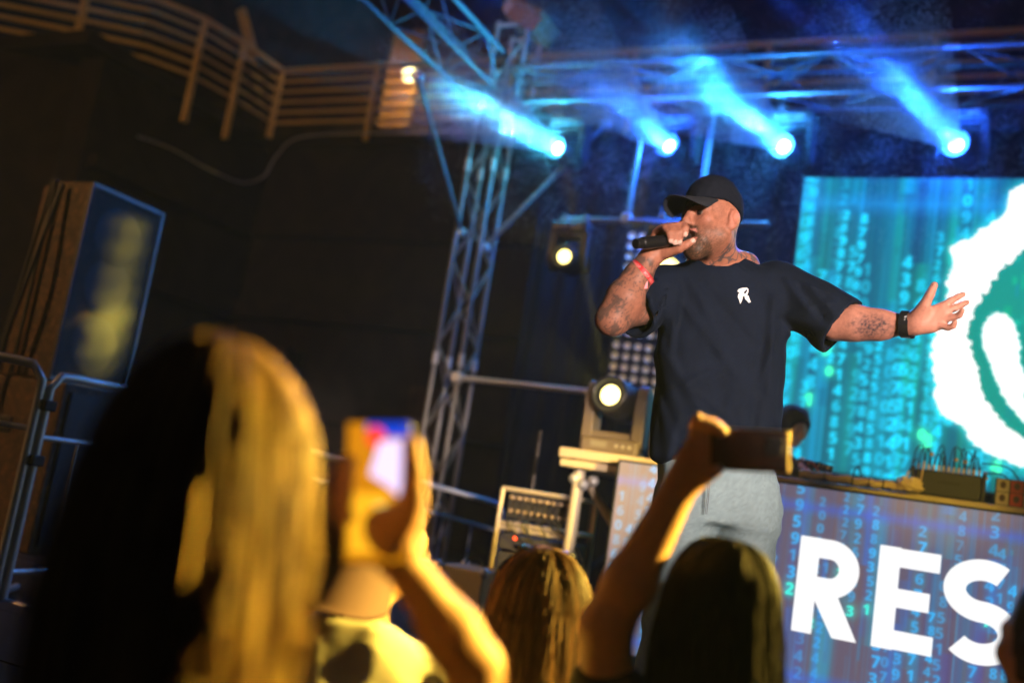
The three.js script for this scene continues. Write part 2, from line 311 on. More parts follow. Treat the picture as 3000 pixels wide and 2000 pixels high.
{ // smoke rolling past the beam lamps: a drift of fine specks, dense near the lamps and torn into wisps
  const spots = [], q = new THREE.Vector3();
  const smooth = (a, b, x) => { x = Math.min(1, Math.max(0, (x - a) / (b - a))); return x * x * (3 - 2 * x); };
  for (const [x, , , , , d] of heads) {
    const c = new THREE.Vector3(x + 0.1, 4.97, -8.35), dir = new THREE.Vector3(BEAM[0] + d[0], BEAM[1] + d[1], BEAM[2] + d[2]).normalize(), u = new THREE.Vector3(0, 1, 0).cross(dir).normalize(), v = dir.clone().cross(u);
    c.addScaledVector(dir, 0.2);
    for (let i = 0; i < SMOKE * 1.2; i++) {
      const s = 1.9 * Math.pow(rnd(), 0.8), r = (0.06 + 0.26 * s) * Math.sqrt(rnd()), a = rnd() * 6.2832;
      q.copy(c).addScaledVector(dir, s + 0.02).addScaledVector(u, r * Math.cos(a)).addScaledVector(v, r * Math.sin(a));
      const n = fbm(q.x * 2.6 + 3, q.y * 2.6, q.z * 2.6, 4); if (rnd() < smooth(-0.62, 0.3, n) * (1 - 0.45 * smooth(0.9, 2, s))) spots.push(q.x, q.y, q.z);
    }
    for (let i = 0; i < SMOKE * 0.5; i++) {
      const r = 1.35 * Math.pow(rnd(), 0.55), z = rnd() * 2 - 1, a = rnd() * 6.2832, w = Math.sqrt(1 - z * z);
      q.set(c.x + r * w * Math.cos(a) * 1.1 - 0.1, c.y + r * z * 0.9 + 0.1, c.z + r * w * Math.sin(a) * 0.7);
      const n = fbm(q.x * 2.2 + 9, q.y * 2.2, q.z * 2.2, 4); if (rnd() < smooth(-0.15, 0.5, n)) spots.push(q.x, q.y, q.z);
    }
  }
  const g = new THREE.BufferGeometry(), e = 0.0026; g.setAttribute('position', new THREE.Float32BufferAttribute([e, 0, -e * 0.7, -e, 0, -e * 0.7, 0, e, e * 0.7, 0, -e, e * 0.7], 3)); g.setIndex([0, 1, 2, 0, 3, 1, 0, 2, 3, 1, 3, 2]); g.computeVertexNormals();
  const m = new THREE.InstancedMesh(g, new THREE.MeshPhysicalMaterial({ color: lin(0.85, 0.85, 0.85), roughness: 1, specularIntensity: 0, transmission: 0.5, thickness: 0 }), spots.length / 3), M4 = new THREE.Matrix4(), E3 = new THREE.Euler();
  for (let i = 0; i < spots.length / 3; i++) { M4.makeRotationFromEuler(E3.set(rnd() * 6, rnd() * 6, rnd() * 6)).setPosition(spots[i * 3], spots[i * 3 + 1], spots[i * 3 + 2]); m.setMatrixAt(i, M4); }
  m.name = 'smoke'; m.castShadow = true; m.receiveShadow = true; scene.add(m); tag(m, 'blue lit smoke drifting round the beam lamps', 'smoke', null, 'stuff');
}
const amber = { color: [1, 0.67, 0.09], glow: [1, 0.82, 0.25], strength: 6, lens: 0.7 };
movingHead([-3.5, 4.19, -8.1], true, 0, [-3.2, 3.6, 4], 'yellow lamp hanging on the pipe left of the raised elbow', { ...amber, rays: [[0, 0, 9, 90], [-24, 3, 2.2, 160]], targets: [[[-5.35, 3.1, -4.9], 1.6, 110], [[-5.35, 2.95, -4.9], 1.7, 120], [[-5.35, 2.79, -4.9], 1.6, 110], [[-5.35, 2.63, -4.9], 1.7, 140], [[-5.35, 2.46, -4.89], 1.8, 420], [[-5.35, 2.3, -4.9], 1.7, 260], [[-5.35, 2.14, -4.9], 1.6, 90]] }, 'yellow lamps hung on the pipe');
movingHead([-2.56, 4.21, -8.12], true, 0, [-1.0, 2.6, 2], 'big yellow wash lamp hanging on the pipe, glaring behind the chin', { ...amber, strength: 4, lens: 1, rays: [[0, 0, 10, 120]] }, 'yellow lamps hung on the pipe').scale.setScalar(1.25);
const bodyTan = std([0.16, 0.12, 0.08], 0.55);
movingHead([-2.03, 2.03, -5.78], false, 0.1, [-2.5, 2.95, 1], 'lit yellow moving head standing on the table end beside the shirt', { ...amber, strength: 5, rays: [[0, 0, 10, 60], [24, 26, 1.2, 5000], [12, 22, 1.2, 4000]] }, 'moving heads on the table', bodyTan);
movingHead([-1.6, 2.04, -5.8], false, 0.1, [-1.0, 4.4, -4.4], 'second moving head on the table, half hidden by the dark shirt', { ...amber, glow: [0.05, 0.05, 0.04], rays: [] }, 'moving heads on the table', bodyTan);

// yellow lamp at the stage's right front corner that rakes across the crowd (out of frame)
{
  const t = thing('lamp_tripod', 'tripod carrying the yellow lamp at the stage front', 'stand', [1.35, 0.905, -3.2]);
  rod('pole', [0, 0.3, 0], [0, 1.42, 0], 0.022, M.black, t);
  for (const a of [0.3, 2.4, 4.5]) rod('leg', [0, 0.5, 0], [Math.cos(a) * 0.45, 0.01, Math.sin(a) * 0.45], 0.014, M.black, t);
  part('plate', box(0.3, 0.02, 0.22, 0, 1.43, 0), M.black, t);
}
movingHead([1.35, 2.346, -3.2], false, -1.2, [-0.9, 1.55, -1.17], 'yellow moving head on a tripod at the stage front raking the crowd', { ...amber, strength: 12, rays: [[0, 0, 17, 270]], targets: [[[-2.25, 1.75, -5.7], 8, 150], [[-0.25, 2.1, -5.6], 9, 30]] }, 'yellow lamps at the stage front');
// follow spot on a stand behind the crowd (out of frame)
{
  const pos = [7.6, 0, 6.6], t = thing('follow_spot', 'follow spot on a tripod behind the crowd aimed at the performer', 'stage lamp', pos);
  for (const a of [0, 2.1, 4.2]) rod('leg', [0, 1.2, 0], [Math.cos(a) * 0.7, 0, Math.sin(a) * 0.7], 0.02, M.black, t);
  rod('pole', [0, 1.1, 0], [0, 3.15, 0], 0.025, M.black, t);
  const h = part('barrel', new THREE.CylinderGeometry(0.16, 0.19, 0.9, 24).rotateX(Math.PI / 2), M.black, t); h.position.set(0, 3.3, 0);
  const from = new THREE.Vector3(pos[0], 3.3, pos[2]), to = V([-0.689, 2.332, -2.937]), d = to.clone().sub(from).normalize();
  h.quaternion.setFromUnitVectors(new THREE.Vector3(0, 0, 1), d);
  part('lens_glow', new THREE.CircleGeometry(0.15, 24).translate(0, 0, 0.453), std([1, 1, 1], 0.3, 0, { emissive: lin(1, 0.9, 0.8), emissiveIntensity: 6 }), h);
  const s = new THREE.SpotLight(lin(1, 0.77, 0.66), FOLLOW, 0, 4.3 * D2R, 0.5, 2); s.name = 'follow_beam'; s.castShadow = true; s.shadow.radius = 6;
  s.position.copy(from).addScaledVector(d, 0.5); s.target.position.copy(to); scene.add(s, s.target);
}
// sodium yard lamp on a mast, behind and left of the crowd (out of frame)
{
  const t = thing('yard_mast_lamp', 'sodium yard lamp on a mast behind the crowd', 'lamp', [-9.5, 0, 0.5]);
  rod('mast', [0, 0, 0], [0, 6.4, 0], 0.06, M.galv, t);
  part('lamp_housing', rbox(0.6, 0.12, 0.3, 0.04, 0, 6.5, 0), M.black, t);
  part('lamp_glow', box(0.5, 0.03, 0.22, 0, 6.42, 0), std([1, 0.8, 0.5], 0.4, 0, { emissive: lin(1, 0.5, 0.14), emissiveIntensity: 8 }), t);
  const s = new THREE.SpotLight(lin(1, 0.5, 0.16), MAST, 0, 62 * D2R, 0.6, 2); s.name = 'yard_light'; s.castShadow = true; s.shadow.radius = 8;
  s.position.set(-9.5, 6.38, 0.5); s.target.position.set(-8, 2.5, -9); scene.add(s, s.target);
}
// ---------------------------------------------------------------- matrix blinder towers behind the performer
{
  const cup = new THREE.LatheGeometry([[0.001, 0], [0.026, 0.004], [0.031, 0.014], [0.033, 0.014]].map(([x, y]) => new THREE.Vector2(x, y)), 14).rotateX(Math.PI / 2);
  const lens = std([0.75, 0.66, 0.5], 0.35, 0, { emissive: lin(0.9, 0.72, 0.42), emissiveIntensity: 0.16 });  // weak glow imitates lamp light caught by the unlit lenses
  for (const [y0, label] of [[2.74, 'lower matrix lamp panel of round lenses behind the shirt'], [3.26, 'middle matrix lamp panel of round lenses, behind the raised arm'], [3.78, 'upper matrix lamp panel of round lenses behind the microphone']]) {
    const t = thing('matrix_lamp_panel', label, 'stage lamp', [-2.9, y0, -8.55], 0.12, 'matrix lamp panels');
    part('housing', rbox(0.52, 0.5, 0.12, 0.01, 0, 0.25, -0.07), M.black, t);
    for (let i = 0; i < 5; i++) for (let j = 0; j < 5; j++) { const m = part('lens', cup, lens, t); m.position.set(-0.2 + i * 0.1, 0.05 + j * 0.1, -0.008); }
  }
  const t = thing('lamp_stand', 'black stand tube carrying the matrix lamp panels', 'stand', [-2.9, 0.9, -8.78]);
  rod('pole', [0, 0, 0], [0, 3.35, 0], 0.025, M.black, t);
  for (const a of [0.4, 2.5, 4.6]) rod('leg', [0, 0.5, 0], [Math.cos(a) * 0.5, 0.02, Math.sin(a) * 0.5], 0.015, M.black, t);
}

// ---------------------------------------------------------------- LED screens
function digitScreen(W, H, o) {
  const c = document.createElement('canvas'); c.width = W; c.height = H;
  const x = c.getContext('2d');
  x.fillStyle = o.base; x.fillRect(0, 0, W, H);
  for (let i = 0; i < o.streaks; i++) { // vertical glowing streaks
    const px = rnd() * W, w = rr(6, 40) * o.k, y0 = rr(-0.3, 0.7) * H, h = rr(0.2, 0.9) * H, g = x.createLinearGradient(px - w, 0, px + w, 0), col = o.cols[Math.floor(rnd() * o.cols.length)], al = rr(0.15, 0.65);
    g.addColorStop(0, `rgba(${col},0)`); g.addColorStop(0.5, `rgba(${col},${al})`); g.addColorStop(1, `rgba(${col},0)`);
    x.fillStyle = g; x.fillRect(px - w, y0, 2 * w, h);
  }
  for (let i = 0; i < o.streaks * 1.2; i++) { x.fillStyle = `rgba(${o.dig},${rr(0.04, 0.22)})`; x.fillRect(rnd() * W, rr(-0.3, 0.8) * H, rr(2, 5), rr(0.1, 0.7) * H); } // thin trails
  for (const [yy, hh] of o.bands) { const g = x.createLinearGradient(0, yy * H - hh * H, 0, yy * H + hh * H); g.addColorStop(0, 'rgba(40,120,255,0)'); g.addColorStop(0.5, `rgba(${o.bandCol},0.42)`); g.addColorStop(1, 'rgba(40,120,255,0)'); x.fillStyle = g; x.fillRect(0, (yy - hh) * H, W, 2 * hh * H); }
  x.textAlign = 'center'; x.textBaseline = 'middle';
  for (let i = 0; i < o.columns; i++) {
    const px = ((i + rr(0.15, 0.85)) / o.columns) * W, big = rr(0.85, 1.15) * o.size, n = Math.floor(rr(o.run[0], o.run[1])), y0 = rr(-0.1, 0.75) * H, al = rr(0.35, 0.95);
    x.font = `bold ${Math.round(big)}px sans-serif`;
    for (let k = 0; k < n; k++) {
      const last = k === n - 1 && rnd() < 0.75, d = String(Math.floor(rnd() * 10)), y = y0 + k * big * 1.02;
      x.shadowBlur = last ? 30 * o.k : 14 * o.k; x.shadowColor = last ? `rgba(${o.hot},1)` : `rgba(${o.dig},0.9)`;
      x.fillStyle = last ? `rgba(${o.hot},1)` : `rgba(${o.dig},${al * rr(0.6, 1)})`;
      x.fillText(d, px + rr(-2, 2), y);
      if (last) x.fillText(d, px, y);
    }
  }
  x.shadowBlur = 0;
  return [c, x];
}
const texOf = (c) => { const t = new THREE.CanvasTexture(c); t.colorSpace = THREE.SRGBColorSpace; t.magFilter = THREE.LinearFilter; return t; };
function ledScreen(name, label, x0, x1, y0, y1, z, canvas, strength, areaLight, depth, faceColor) {
  const w = x1 - x0, h = y1 - y0, t = thing(name, label, 'screen', [(x0 + x1) / 2, y0, z]);
  part('cabinet', box(w, h, depth, 0, h / 2, -depth / 2 - 0.002), M.black, t);
  const map = texOf(canvas);
  part('display', new THREE.PlaneGeometry(w, h).translate(0, h / 2, 0.004), std(faceColor, 0.6, 0, { emissive: lin(1, 1, 1), emissiveMap: map, emissiveIntensity: strength }), t);
  const fr = 0.012;
  for (const [a, b, cx, cy] of [[w + 2 * fr, fr, 0, h + fr / 2], [w + 2 * fr, fr, 0, -fr / 2], [fr, h, -w / 2 - fr / 2, h / 2], [fr, h, w / 2 + fr / 2, h / 2]]) part('frame', box(a, b, depth + 0.012, cx, cy, -depth / 2), M.black, t);
  const l = new THREE.RectAreaLight(lin(...areaLight.color), areaLight.k, w, h); l.position.set(0, h / 2, 0.03); l.rotation.y = Math.PI; l.name = 'screen_light'; t.add(l);
  return t;
}
{ // big screen at the back
  const X0 = -1.53, X1 = 3.07, Y0 = 2.27, Y1 = 4.69, K = 440, W = Math.round((X1 - X0) * K), H = Math.round((Y1 - Y0) * K);
  const [c, x] = digitScreen(W, H, { base: 'rgb(0,88,108)', run: [8, 20], streaks: 260, k: 1, cols: ['0,165,210', '0,150,125', '0,40,75', '0,130,120', '0,180,225', '0,50,80', '0,150,200', '0,125,90'], columns: 66, size: 55, dig: '20,215,250', hot: '70,255,190', bands: [[0.09, 0.05]], bandCol: '20,150,240' });
  const at = (p) => [(p[0] - X0) * K, (Y1 - p[1]) * K];
  const rough = (pts, amp) => { // torn paper edge between the given corners
    const o = [];
    for (let i = 0; i < pts.length; i++) { const a = at(pts[i]), b = at(pts[(i + 1) % pts.length]), n = Math.max(2, Math.round(Math.hypot(b[0] - a[0], b[1] - a[1]) / 4)); const lf = rr(0, 6); for (let k = 0; k < n; k++) { const t = k / n; const w = amp * 1.5 * noise3(a[0] * 0.01 + t * 2, a[1] * 0.01 + t * 2, lf); o.push([a[0] + (b[0] - a[0]) * t + rr(-amp, amp) + w, a[1] + (b[1] - a[1]) * t + rr(-amp, amp) + w * 0.5]); } }
    x.beginPath(); o.forEach((q, i) => (i ? x.lineTo(...q) : x.moveTo(...q))); x.closePath();
  };
  const mirror = (pts) => [...pts, ...pts.slice().reverse().map((p) => [1.55 - p[0] + 0.03 * Math.sin(p[1] * 9), p[1], p[2]])];
  const outer = [[0.119, 4.641, -8.21], [0.03, 4.587, -8.21], [0.002, 4.39, -8.21], [-0.191, 4.233, -8.21], [-0.358, 4.118, -8.21], [-0.314, 3.961, -8.21], [-0.365, 3.857, -8.21], [-0.343, 3.743, -8.21], [-0.375, 3.608, -8.21], [-0.404, 3.426, -8.21], [-0.406, 3.195, -8.21], [-0.362, 3.005, -8.21], [-0.372, 2.94, -8.21], [-0.308, 2.802, -8.21], [-0.144, 2.727, -8.21], [-0.091, 2.624, -8.21], [0.054, 2.54, -8.21], [0.271, 2.475, -8.21]];
  const inner = [[0.178, 4.138, -8.21], [0.017, 3.977, -8.21], [-0.058, 3.825, -8.21], [-0.145, 3.654, -8.21], [-0.18, 3.474, -8.21], [-0.14, 3.317, -8.21], [-0.087, 3.176, -8.21], [-0.06, 3.018, -8.21], [0.027, 2.888, -8.21], [0.12, 2.786, -8.21], [0.257, 2.679, -8.21]];
  const blob = [[-0.087, 3.45, -8.21], [-0.028, 3.614, -8.21], [0.059, 3.62, -8.21], [0.132, 3.544, -8.21], [0.185, 3.42, -8.21], [0.182, 3.247, -8.21], [0.235, 3.159, -8.21], [0.259, 2.809, -8.21], [0.151, 2.914, -8.21], [0.07, 3.064, -8.21], [0.003, 3.215, -8.21], [-0.065, 3.354, -8.21]];
  x.shadowColor = 'rgba(90,250,250,1)'; x.shadowBlur = 34;
  x.fillStyle = 'rgb(255,250,246)'; rough(mirror(outer), 6); x.fill();
  x.shadowBlur = 0; x.fillStyle = 'rgb(0,130,118)'; rough(mirror(inner), 6); x.fill();
  for (let i = 0; i < 260; i++) { const p = at([rr(0.0, 1.5), rr(2.5, 4.3)]); x.fillStyle = `rgba(0,${Math.round(rr(110, 190))},${Math.round(rr(110, 180))},0.5)`; x.save(); rough(mirror(inner), 3); x.clip(); x.fillRect(p[0], p[1], rr(4, 26), rr(8, 60)); x.restore(); }
  x.shadowColor = 'rgba(120,255,250,0.9)'; x.shadowBlur = 10; x.fillStyle = 'rgb(255,250,246)'; rough(blob, 5); x.fill(); x.shadowBlur = 0;
  ledScreen('led_screen', 'big LED screen of teal falling digits with a torn white emblem', X0, X1, Y0, Y1, -8.21, c, 1.5, { color: [0.25, 0.85, 1], k: 0.6 }, 0.1, [0.03, 0.03, 0.03]);
}
{ // LED front of the table
  const X0 = -1.83, X1 = 1.55, Y0 = 0.965, Y1 = 1.985, K = 600, W = Math.round((X1 - X0) * K), H = Math.round((Y1 - Y0) * K);
  const [c, x] = digitScreen(W, H, { base: 'rgb(92,84,104)', run: [5, 13], streaks: 240, k: 0.8, cols: ['50,110,210', '80,70,110', '40,130,190', '110,85,80', '50,150,175', '80,80,150'], columns: 56, size: 44, dig: '50,185,255', hot: '60,240,220', bands: [[0.1, 0.045], [0.93, 0.05]], bandCol: '50,90,235' });  // lilac-grey base glow also stands in for front light on the panel
  const at = (p) => [(p[0] - X0) * K, (Y1 - p[1]) * K];
  x.fillStyle = 'white'; x.strokeStyle = 'white'; x.lineJoin = 'miter';
  const px = (wx, wy) => at([wx, wy]);
  const top = 1.735, bot = 1.258, hgt = top - bot, sw = 0.098;
  const fillPoly = (pts) => { x.beginPath(); pts.forEach((p, i) => (i ? x.lineTo(...px(...p)) : x.moveTo(...px(...p)))); x.closePath(); x.fill(); };
  { // R
    const l = -0.808, r = -0.505, m = 1.475;
    fillPoly([[l, bot], [l, top], [l + sw, top], [l + sw, bot]]);
    x.lineWidth = sw * K * 0.98; x.lineCap = 'butt';
    const ry = (top - m) / 2, cyy = (top + m) / 2 - 0.0, R = (top - m + 0.03) / 2 - sw / 2 + 0.0;
    x.beginPath(); x.moveTo(...px(l + 0.02, top - sw / 2)); x.lineTo(...px(r - 0.15, top - sw / 2));
    const cc = px(r - 0.15, top - sw / 2 - R), rad = R * K; x.arc(cc[0], cc[1], rad, -Math.PI / 2, Math.PI / 2); x.lineTo(...px(l + 0.02, top - sw / 2 - 2 * R)); x.stroke();
    fillPoly([[r - 0.235, m], [r - 0.115, m + 0.02], [r + 0.012, bot], [r - 0.105, bot]]);
  }
  { // E
    const l = -0.425, r = -0.145;
    fillPoly([[l, bot], [l, top + 0.015], [l + sw, top + 0.015], [l + sw, bot]]);
    for (const [y, e] of [[top + 0.015 - sw / 2, 0], [(top + bot) / 2 + 0.01, -0.035], [bot + sw / 2, -0.005]]) fillPoly([[l, y - sw / 2 + 0.004], [l, y + sw / 2 - 0.004], [r + e, y + sw / 2 - 0.004], [r + e, y - sw / 2 + 0.004]]);
  }
  { // S
    const cx = 0.045, t2 = top + 0.02, b2 = bot + 0.01, w = 0.125, R = (t2 - b2 - sw) / 4;
    x.lineWidth = sw * K; x.beginPath();
    const a = px(cx + 0.005, t2 - sw / 2 - R), b = px(cx + 0.005, b2 + sw / 2 + R);
    const rx = w * K, ryy = R * K;
    for (let i = 0; i <= 40; i++) { const th = (-0.28 - i / 40 * 1.22) * Math.PI; const q = [a[0] + rx * Math.cos(th), a[1] + ryy * Math.sin(th)]; i ? x.lineTo(...q) : x.moveTo(...q); }
    for (let i = 0; i <= 40; i++) { const th = (-0.5 + i / 40 * 1.28) * Math.PI; x.lineTo(b[0] + rx * Math.cos(th), b[1] + ryy * Math.sin(th)); }
    x.stroke();
  }
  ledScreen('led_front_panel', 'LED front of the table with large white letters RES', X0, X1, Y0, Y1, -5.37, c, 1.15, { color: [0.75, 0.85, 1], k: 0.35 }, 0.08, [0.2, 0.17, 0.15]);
}
// ---------------------------------------------------------------- table
{
  const t = thing('stage_table', 'long pale slab table carrying the mixing gear behind the LED front', 'table');
  const pale = std([0.62, 0.5, 0.32], 0.6);
  part('tabletop', rbox(4.0, 0.06, 0.9, 0.015, -0.26, 2.0, -5.93), pale, t);
  part('edge_rail', rbox(3.98, 0.045, 0.86, 0.01, -0.26, 1.942, -5.93), pale, t);
  for (const [x, z] of [[-2.16, -5.62], [-2.1, -6.3], [1.6, -5.62], [1.6, -6.3], [-0.3, -6.3]]) rod('leg', [x, 0.9, z], [x, 1.93, z], 0.036, std([0.6, 0.52, 0.38], 0.5), t);
  rod('strut', [-2.1, 1.83, -5.66], [-1.72, 1.4, -5.66], 0.026, std([0.28, 0.22, 0.16], 0.5), t);
  for (const [x, y] of [[-2.18, 1.86], [-2.12, 1.83], [-2.06, 1.86]]) { const k = part('clamp_knob', new THREE.SphereGeometry(0.035, 12, 8), M.aluDull, t); k.position.set(x, y, -5.6); }
}
{ // open patch rack at the left of the table
  const t = thing('cable_rack', 'open metal rack full of plugs and cables left of the table', 'rack', [-2.42, 0.9, -5.85], 0.05);
  const bar = std([0.6, 0.5, 0.34], 0.4, 0.3), dark = std([0.05, 0.045, 0.04], 0.5), tan = std([0.5, 0.36, 0.22], 0.5);
  const X = 0.25;
  for (const y of [0.84, 0.63, 0.6, 0.3]) rod('rail', [-X, y, 0.18], [X, y, 0.18], 0.014, bar, t);
  for (const y of [0.84, 0.63, 0.3]) rod('rail', [-X, y, -0.18], [X, y, -0.18], 0.012, bar, t);
  for (const x of [-X, X]) { rod('upright', [x, 0, 0.18], [x, 0.84, 0.18], 0.015, bar, t); rod('upright', [x, 0, -0.18], [x, 0.84, -0.18], 0.015, bar, t); for (const y of [0.84, 0.63, 0.3]) rod('side_bar', [x, y, -0.18], [x, y, 0.18], 0.012, bar, t); }
  for (let r = 0; r < 2; r++) for (let i = 0; i < 9; i++) part('plug', new THREE.CylinderGeometry(0.012, 0.01, 0.045, 8).rotateX(Math.PI / 2).translate(-0.19 + i * 0.046, 0.79 - r * 0.08, 0.15), tan, t);
  part('patch_panel', box(0.46, 0.16, 0.02, 0, 0.75, 0.1), dark, t);
  part('unit', rbox(0.47, 0.09, 0.3, 0.006, 0, 0.52, 0), dark, t); part('unit', rbox(0.47, 0.13, 0.3, 0.006, 0, 0.39, 0), dark, t);
  for (const [x, y, c, e] of [[-0.13, 0.55, [1, 0.08, 0.02], 5], [-0.05, 0.43, [0.25, 0.4, 1], 3]]) part('led_light', new THREE.SphereGeometry(0.011, 10, 8).translate(x, y, 0.156), std(c, 0.4, 0, { emissive: lin(...c), emissiveIntensity: e }), t);
  for (let i = 0; i < 7; i++) part('knob', new THREE.CylinderGeometry(0.014, 0.016, 0.025, 10).rotateX(Math.PI / 2).translate(-0.02 + (i % 4) * 0.05, 0.5 - (i > 3 ? 0.11 : 0), 0.16), i % 3 ? tan : bar, t);
  for (let i = 0; i < 9; i++) { const x = -0.19 + i * 0.046; part('patch_cable', tube([[x, 0.79, 0.17], [x + 0.02, 0.7, 0.24], [x + rr(0.02, 0.14), 0.6, 0.23], [x * 0.6 + 0.1, 0.5, 0.2]], 0.005, 16, 5), M.cable, t); }
  part('loop_cable', tube([[0.2, 0.5, 0.17], [0.3, 0.55, 0.24], [0.36, 0.4, 0.24], [0.3, 0.2, 0.22], [0.22, 0.05, 0.2]], 0.01, 30, 6), M.cable, t);
}
for (const [x, z, h, l] of [[-2.66, -6.1, 2.15, 'thin dark pole rising behind the left end of the cable rack'], [-2.24, -6.15, 2.05, 'thin dark pole rising behind the right end of the cable rack']]) {
  const t = thing('thin_pole', l, 'pole', [x, 0.9, z], 0, 'poles behind the cable rack'); rod('pole', [0, 0, 0], [0, h - 0.9, 0], 0.011, std([0.1, 0.08, 0.06], 0.5), t); part('foot', new THREE.CylinderGeometry(0.1, 0.12, 0.02, 16).translate(0, 0.012, 0), M.black, t);
}
{ // flight case low at the left of the rack
  const t = thing('flight_case', 'pale metal cornered case low beside the cable rack', 'case', [-2.62, 0.9, -5.35]);
  part('body', rbox(0.3, 0.36, 0.34, 0.02, 0, 0.18, 0), std([0.5, 0.4, 0.24], 0.5), t);
  for (const x of [-0.15, 0.15]) for (const z of [-0.17, 0.17]) part('corner', new THREE.SphereGeometry(0.03, 10, 8).translate(x, 0.35, z), M.aluDull, t);
  part('handle', tube([[-0.06, 0.37, 0], [-0.04, 0.41, 0], [0.04, 0.41, 0], [0.06, 0.37, 0]], 0.008, 12, 6), M.black, t);
}
// ---------------------------------------------------------------- gear on the table
{
  const t = thing('audio_mixer', 'dark mixing console standing on edge with a row of plugs', 'mixer', [-0.155, 2.032, -5.62], 0.03);
  part('body', rbox(0.31, 0.13, 0.2, 0.012, 0, 0.066, 0), std([0.03, 0.03, 0.028], 0.5), t);
  part('side_cheek', rbox(0.02, 0.142, 0.21, 0.005, -0.166, 0.071, 0), M.black, t); part('side_cheek', rbox(0.02, 0.142, 0.21, 0.005, 0.166, 0.071, 0), M.black, t);
  const c = document.createElement('canvas'); c.width = 256; c.height = 40; const x = c.getContext('2d'); x.fillStyle = 'rgb(52,52,46)'; x.fillRect(0, 0, 256, 40); x.fillStyle = 'rgb(16,16,14)'; x.font = 'bold 30px sans-serif'; x.textAlign = 'center'; x.textBaseline = 'middle'; x.translate(128, 20); x.rotate(Math.PI); x.fillText('ALLEN&HEATH', 0, 0, 240);
  part('nameplate', new THREE.PlaneGeometry(0.13, 0.02).translate(0.005, 0.075, 0.103), std([1, 1, 1], 0.6, 0, { map: texOf(c) }), t);
  const tan = std([0.62, 0.42, 0.22], 0.45), orange = std([0.7, 0.3, 0.06], 0.5);
  for (let i = 0; i < 13; i++) { const px = -0.14 + i * 0.0235; const pl = part('plug', new THREE.CylinderGeometry(0.0065, 0.0075, 0.03, 8).translate(px, 0.145, 0.06), tan, t); part('boot', new THREE.CylinderGeometry(0.004, 0.006, 0.02, 8).translate(px, 0.168, 0.06), M.black, pl); }
  for (let i = 0; i < 12; i++) { const px = -0.14 + i * 0.0235, h = rr(0.02, 0.075), q = rr(-0.06, 0.06); part('cable', tube([[px, 0.175, 0.06], [px + q * 0.3, 0.19 + h, 0.05], [px + q, 0.18 + h * 0.8, 0.02], [px + q * 1.4, 0.12, -0.08]], 0.0032, 18, 5), M.cable, t); }
  for (const [px, py] of [[-0.085, 0.215], [0.03, 0.2], [0.075, 0.195], [0.17, 0.15], [0.175, 0.125]]) part('cable_tag', new THREE.SphereGeometry(0.012, 10, 8).scale(1, 0.8, 0.8).translate(px, py, 0.05), orange, t);
  for (const [a, b] of [[[0.15, 0.2, 0.04], [0.38, 0.02, 0.06]], [[0.16, 0.15, 0.06], [0.33, 0.0, 0.1]], [[-0.15, 0.18, 0.05], [-0.22, 0.0, 0.08]]]) part('loose_cable', tube([a, [(a[0] + b[0]) / 2 + 0.02, a[1] * 0.75 + 0.03, 0.07], b], 0.004, 20, 5), M.cable, t);
  rod('clip_pole', [-0.21, 0, 0.1], [-0.185, 0.11, 0.09], 0.006, tan, t); rod('clip_pole', [-0.13, 0, 0.115], [-0.115, 0.17, 0.1], 0.004, tan, t);
}
{
  const t = thing('sticker_box', 'box plastered with red and cream sticker cards at the frame edge', 'box', [0.2, 2.032, -5.62], -0.05);
  part('body', box(0.26, 0.13, 0.2, 0, 0.066, 0), std([0.02, 0.05, 0.05], 0.7), t);
  const cols = [[0.6, 0.5, 0.32], [0.62, 0.09, 0.05], [0.55, 0.4, 0.25], [0.6, 0.12, 0.07], [0.55, 0.46, 0.3], [0.5, 0.08, 0.05], [0.58, 0.46, 0.3], [0.6, 0.45, 0.3]];
  for (let i = 0; i < 8; i++) { const s = part('sticker', box(0.056, 0.06, 0.003, -0.095 + (i % 4) * 0.062, 0.033 + Math.floor(i / 4) * 0.064, 0.1025 + (i % 3) * 0.0012), std(cols[i], 0.6), t); part('print', new THREE.CircleGeometry(0.014, 12).scale(1, 1.3, 1).translate(-0.095 + (i % 4) * 0.062, 0.036 + Math.floor(i / 4) * 0.064, 0.1075), std([0.12, 0.07, 0.05], 0.7), s); }
}
{ // rolled cloth with ties lying along the table edge
  const m = std([0.66, 0.5, 0.28], 0.85);
  const t = thing('rolled_cloth', 'beige rolled cloth tied with dark bands along the table edge', 'cloth', [-0.62, 2.03, -5.45]);
  const pts = []; for (let i = 0; i <= 16; i++) pts.push([-0.24 + i * 0.034, 0.022 + 0.005 * Math.sin(i * 2.1), 0.006 * Math.sin(i * 1.3)]);
  part('roll', tube(pts, 0.022, 60, 10), m, t);
  const g = new THREE.SphereGeometry(0.05, 24, 16), p = g.attributes.position; for (let i = 0; i < p.count; i++) { const k = 1 + 0.35 * noise3(p.getX(i) * 30, p.getY(i) * 30, p.getZ(i) * 30); p.setXYZ(i, p.getX(i) * k * 1.3, Math.max(p.getY(i) * k * 0.8 + 0.035, 0.002), p.getZ(i) * k); } g.computeVertexNormals();
  const e = part('crumpled_end', g, m, t); e.position.set(0.29, 0, 0);
  for (const x of [-0.12, 0.02, 0.1, 0.17]) part('band', new THREE.TorusGeometry(0.0235, 0.004, 6, 18).rotateY(Math.PI / 2 + 0.2).translate(x, 0.023, 0), M.cable, t);
  part('loose_tie', tube([[0.02, 0.045, 0], [0.03, 0.08, 0.005], [0.045, 0.1, 0], [0.06, 0.06, 0.01], [0.09, 0.045, 0.02]], 0.004, 20, 5), M.cable, t);
}
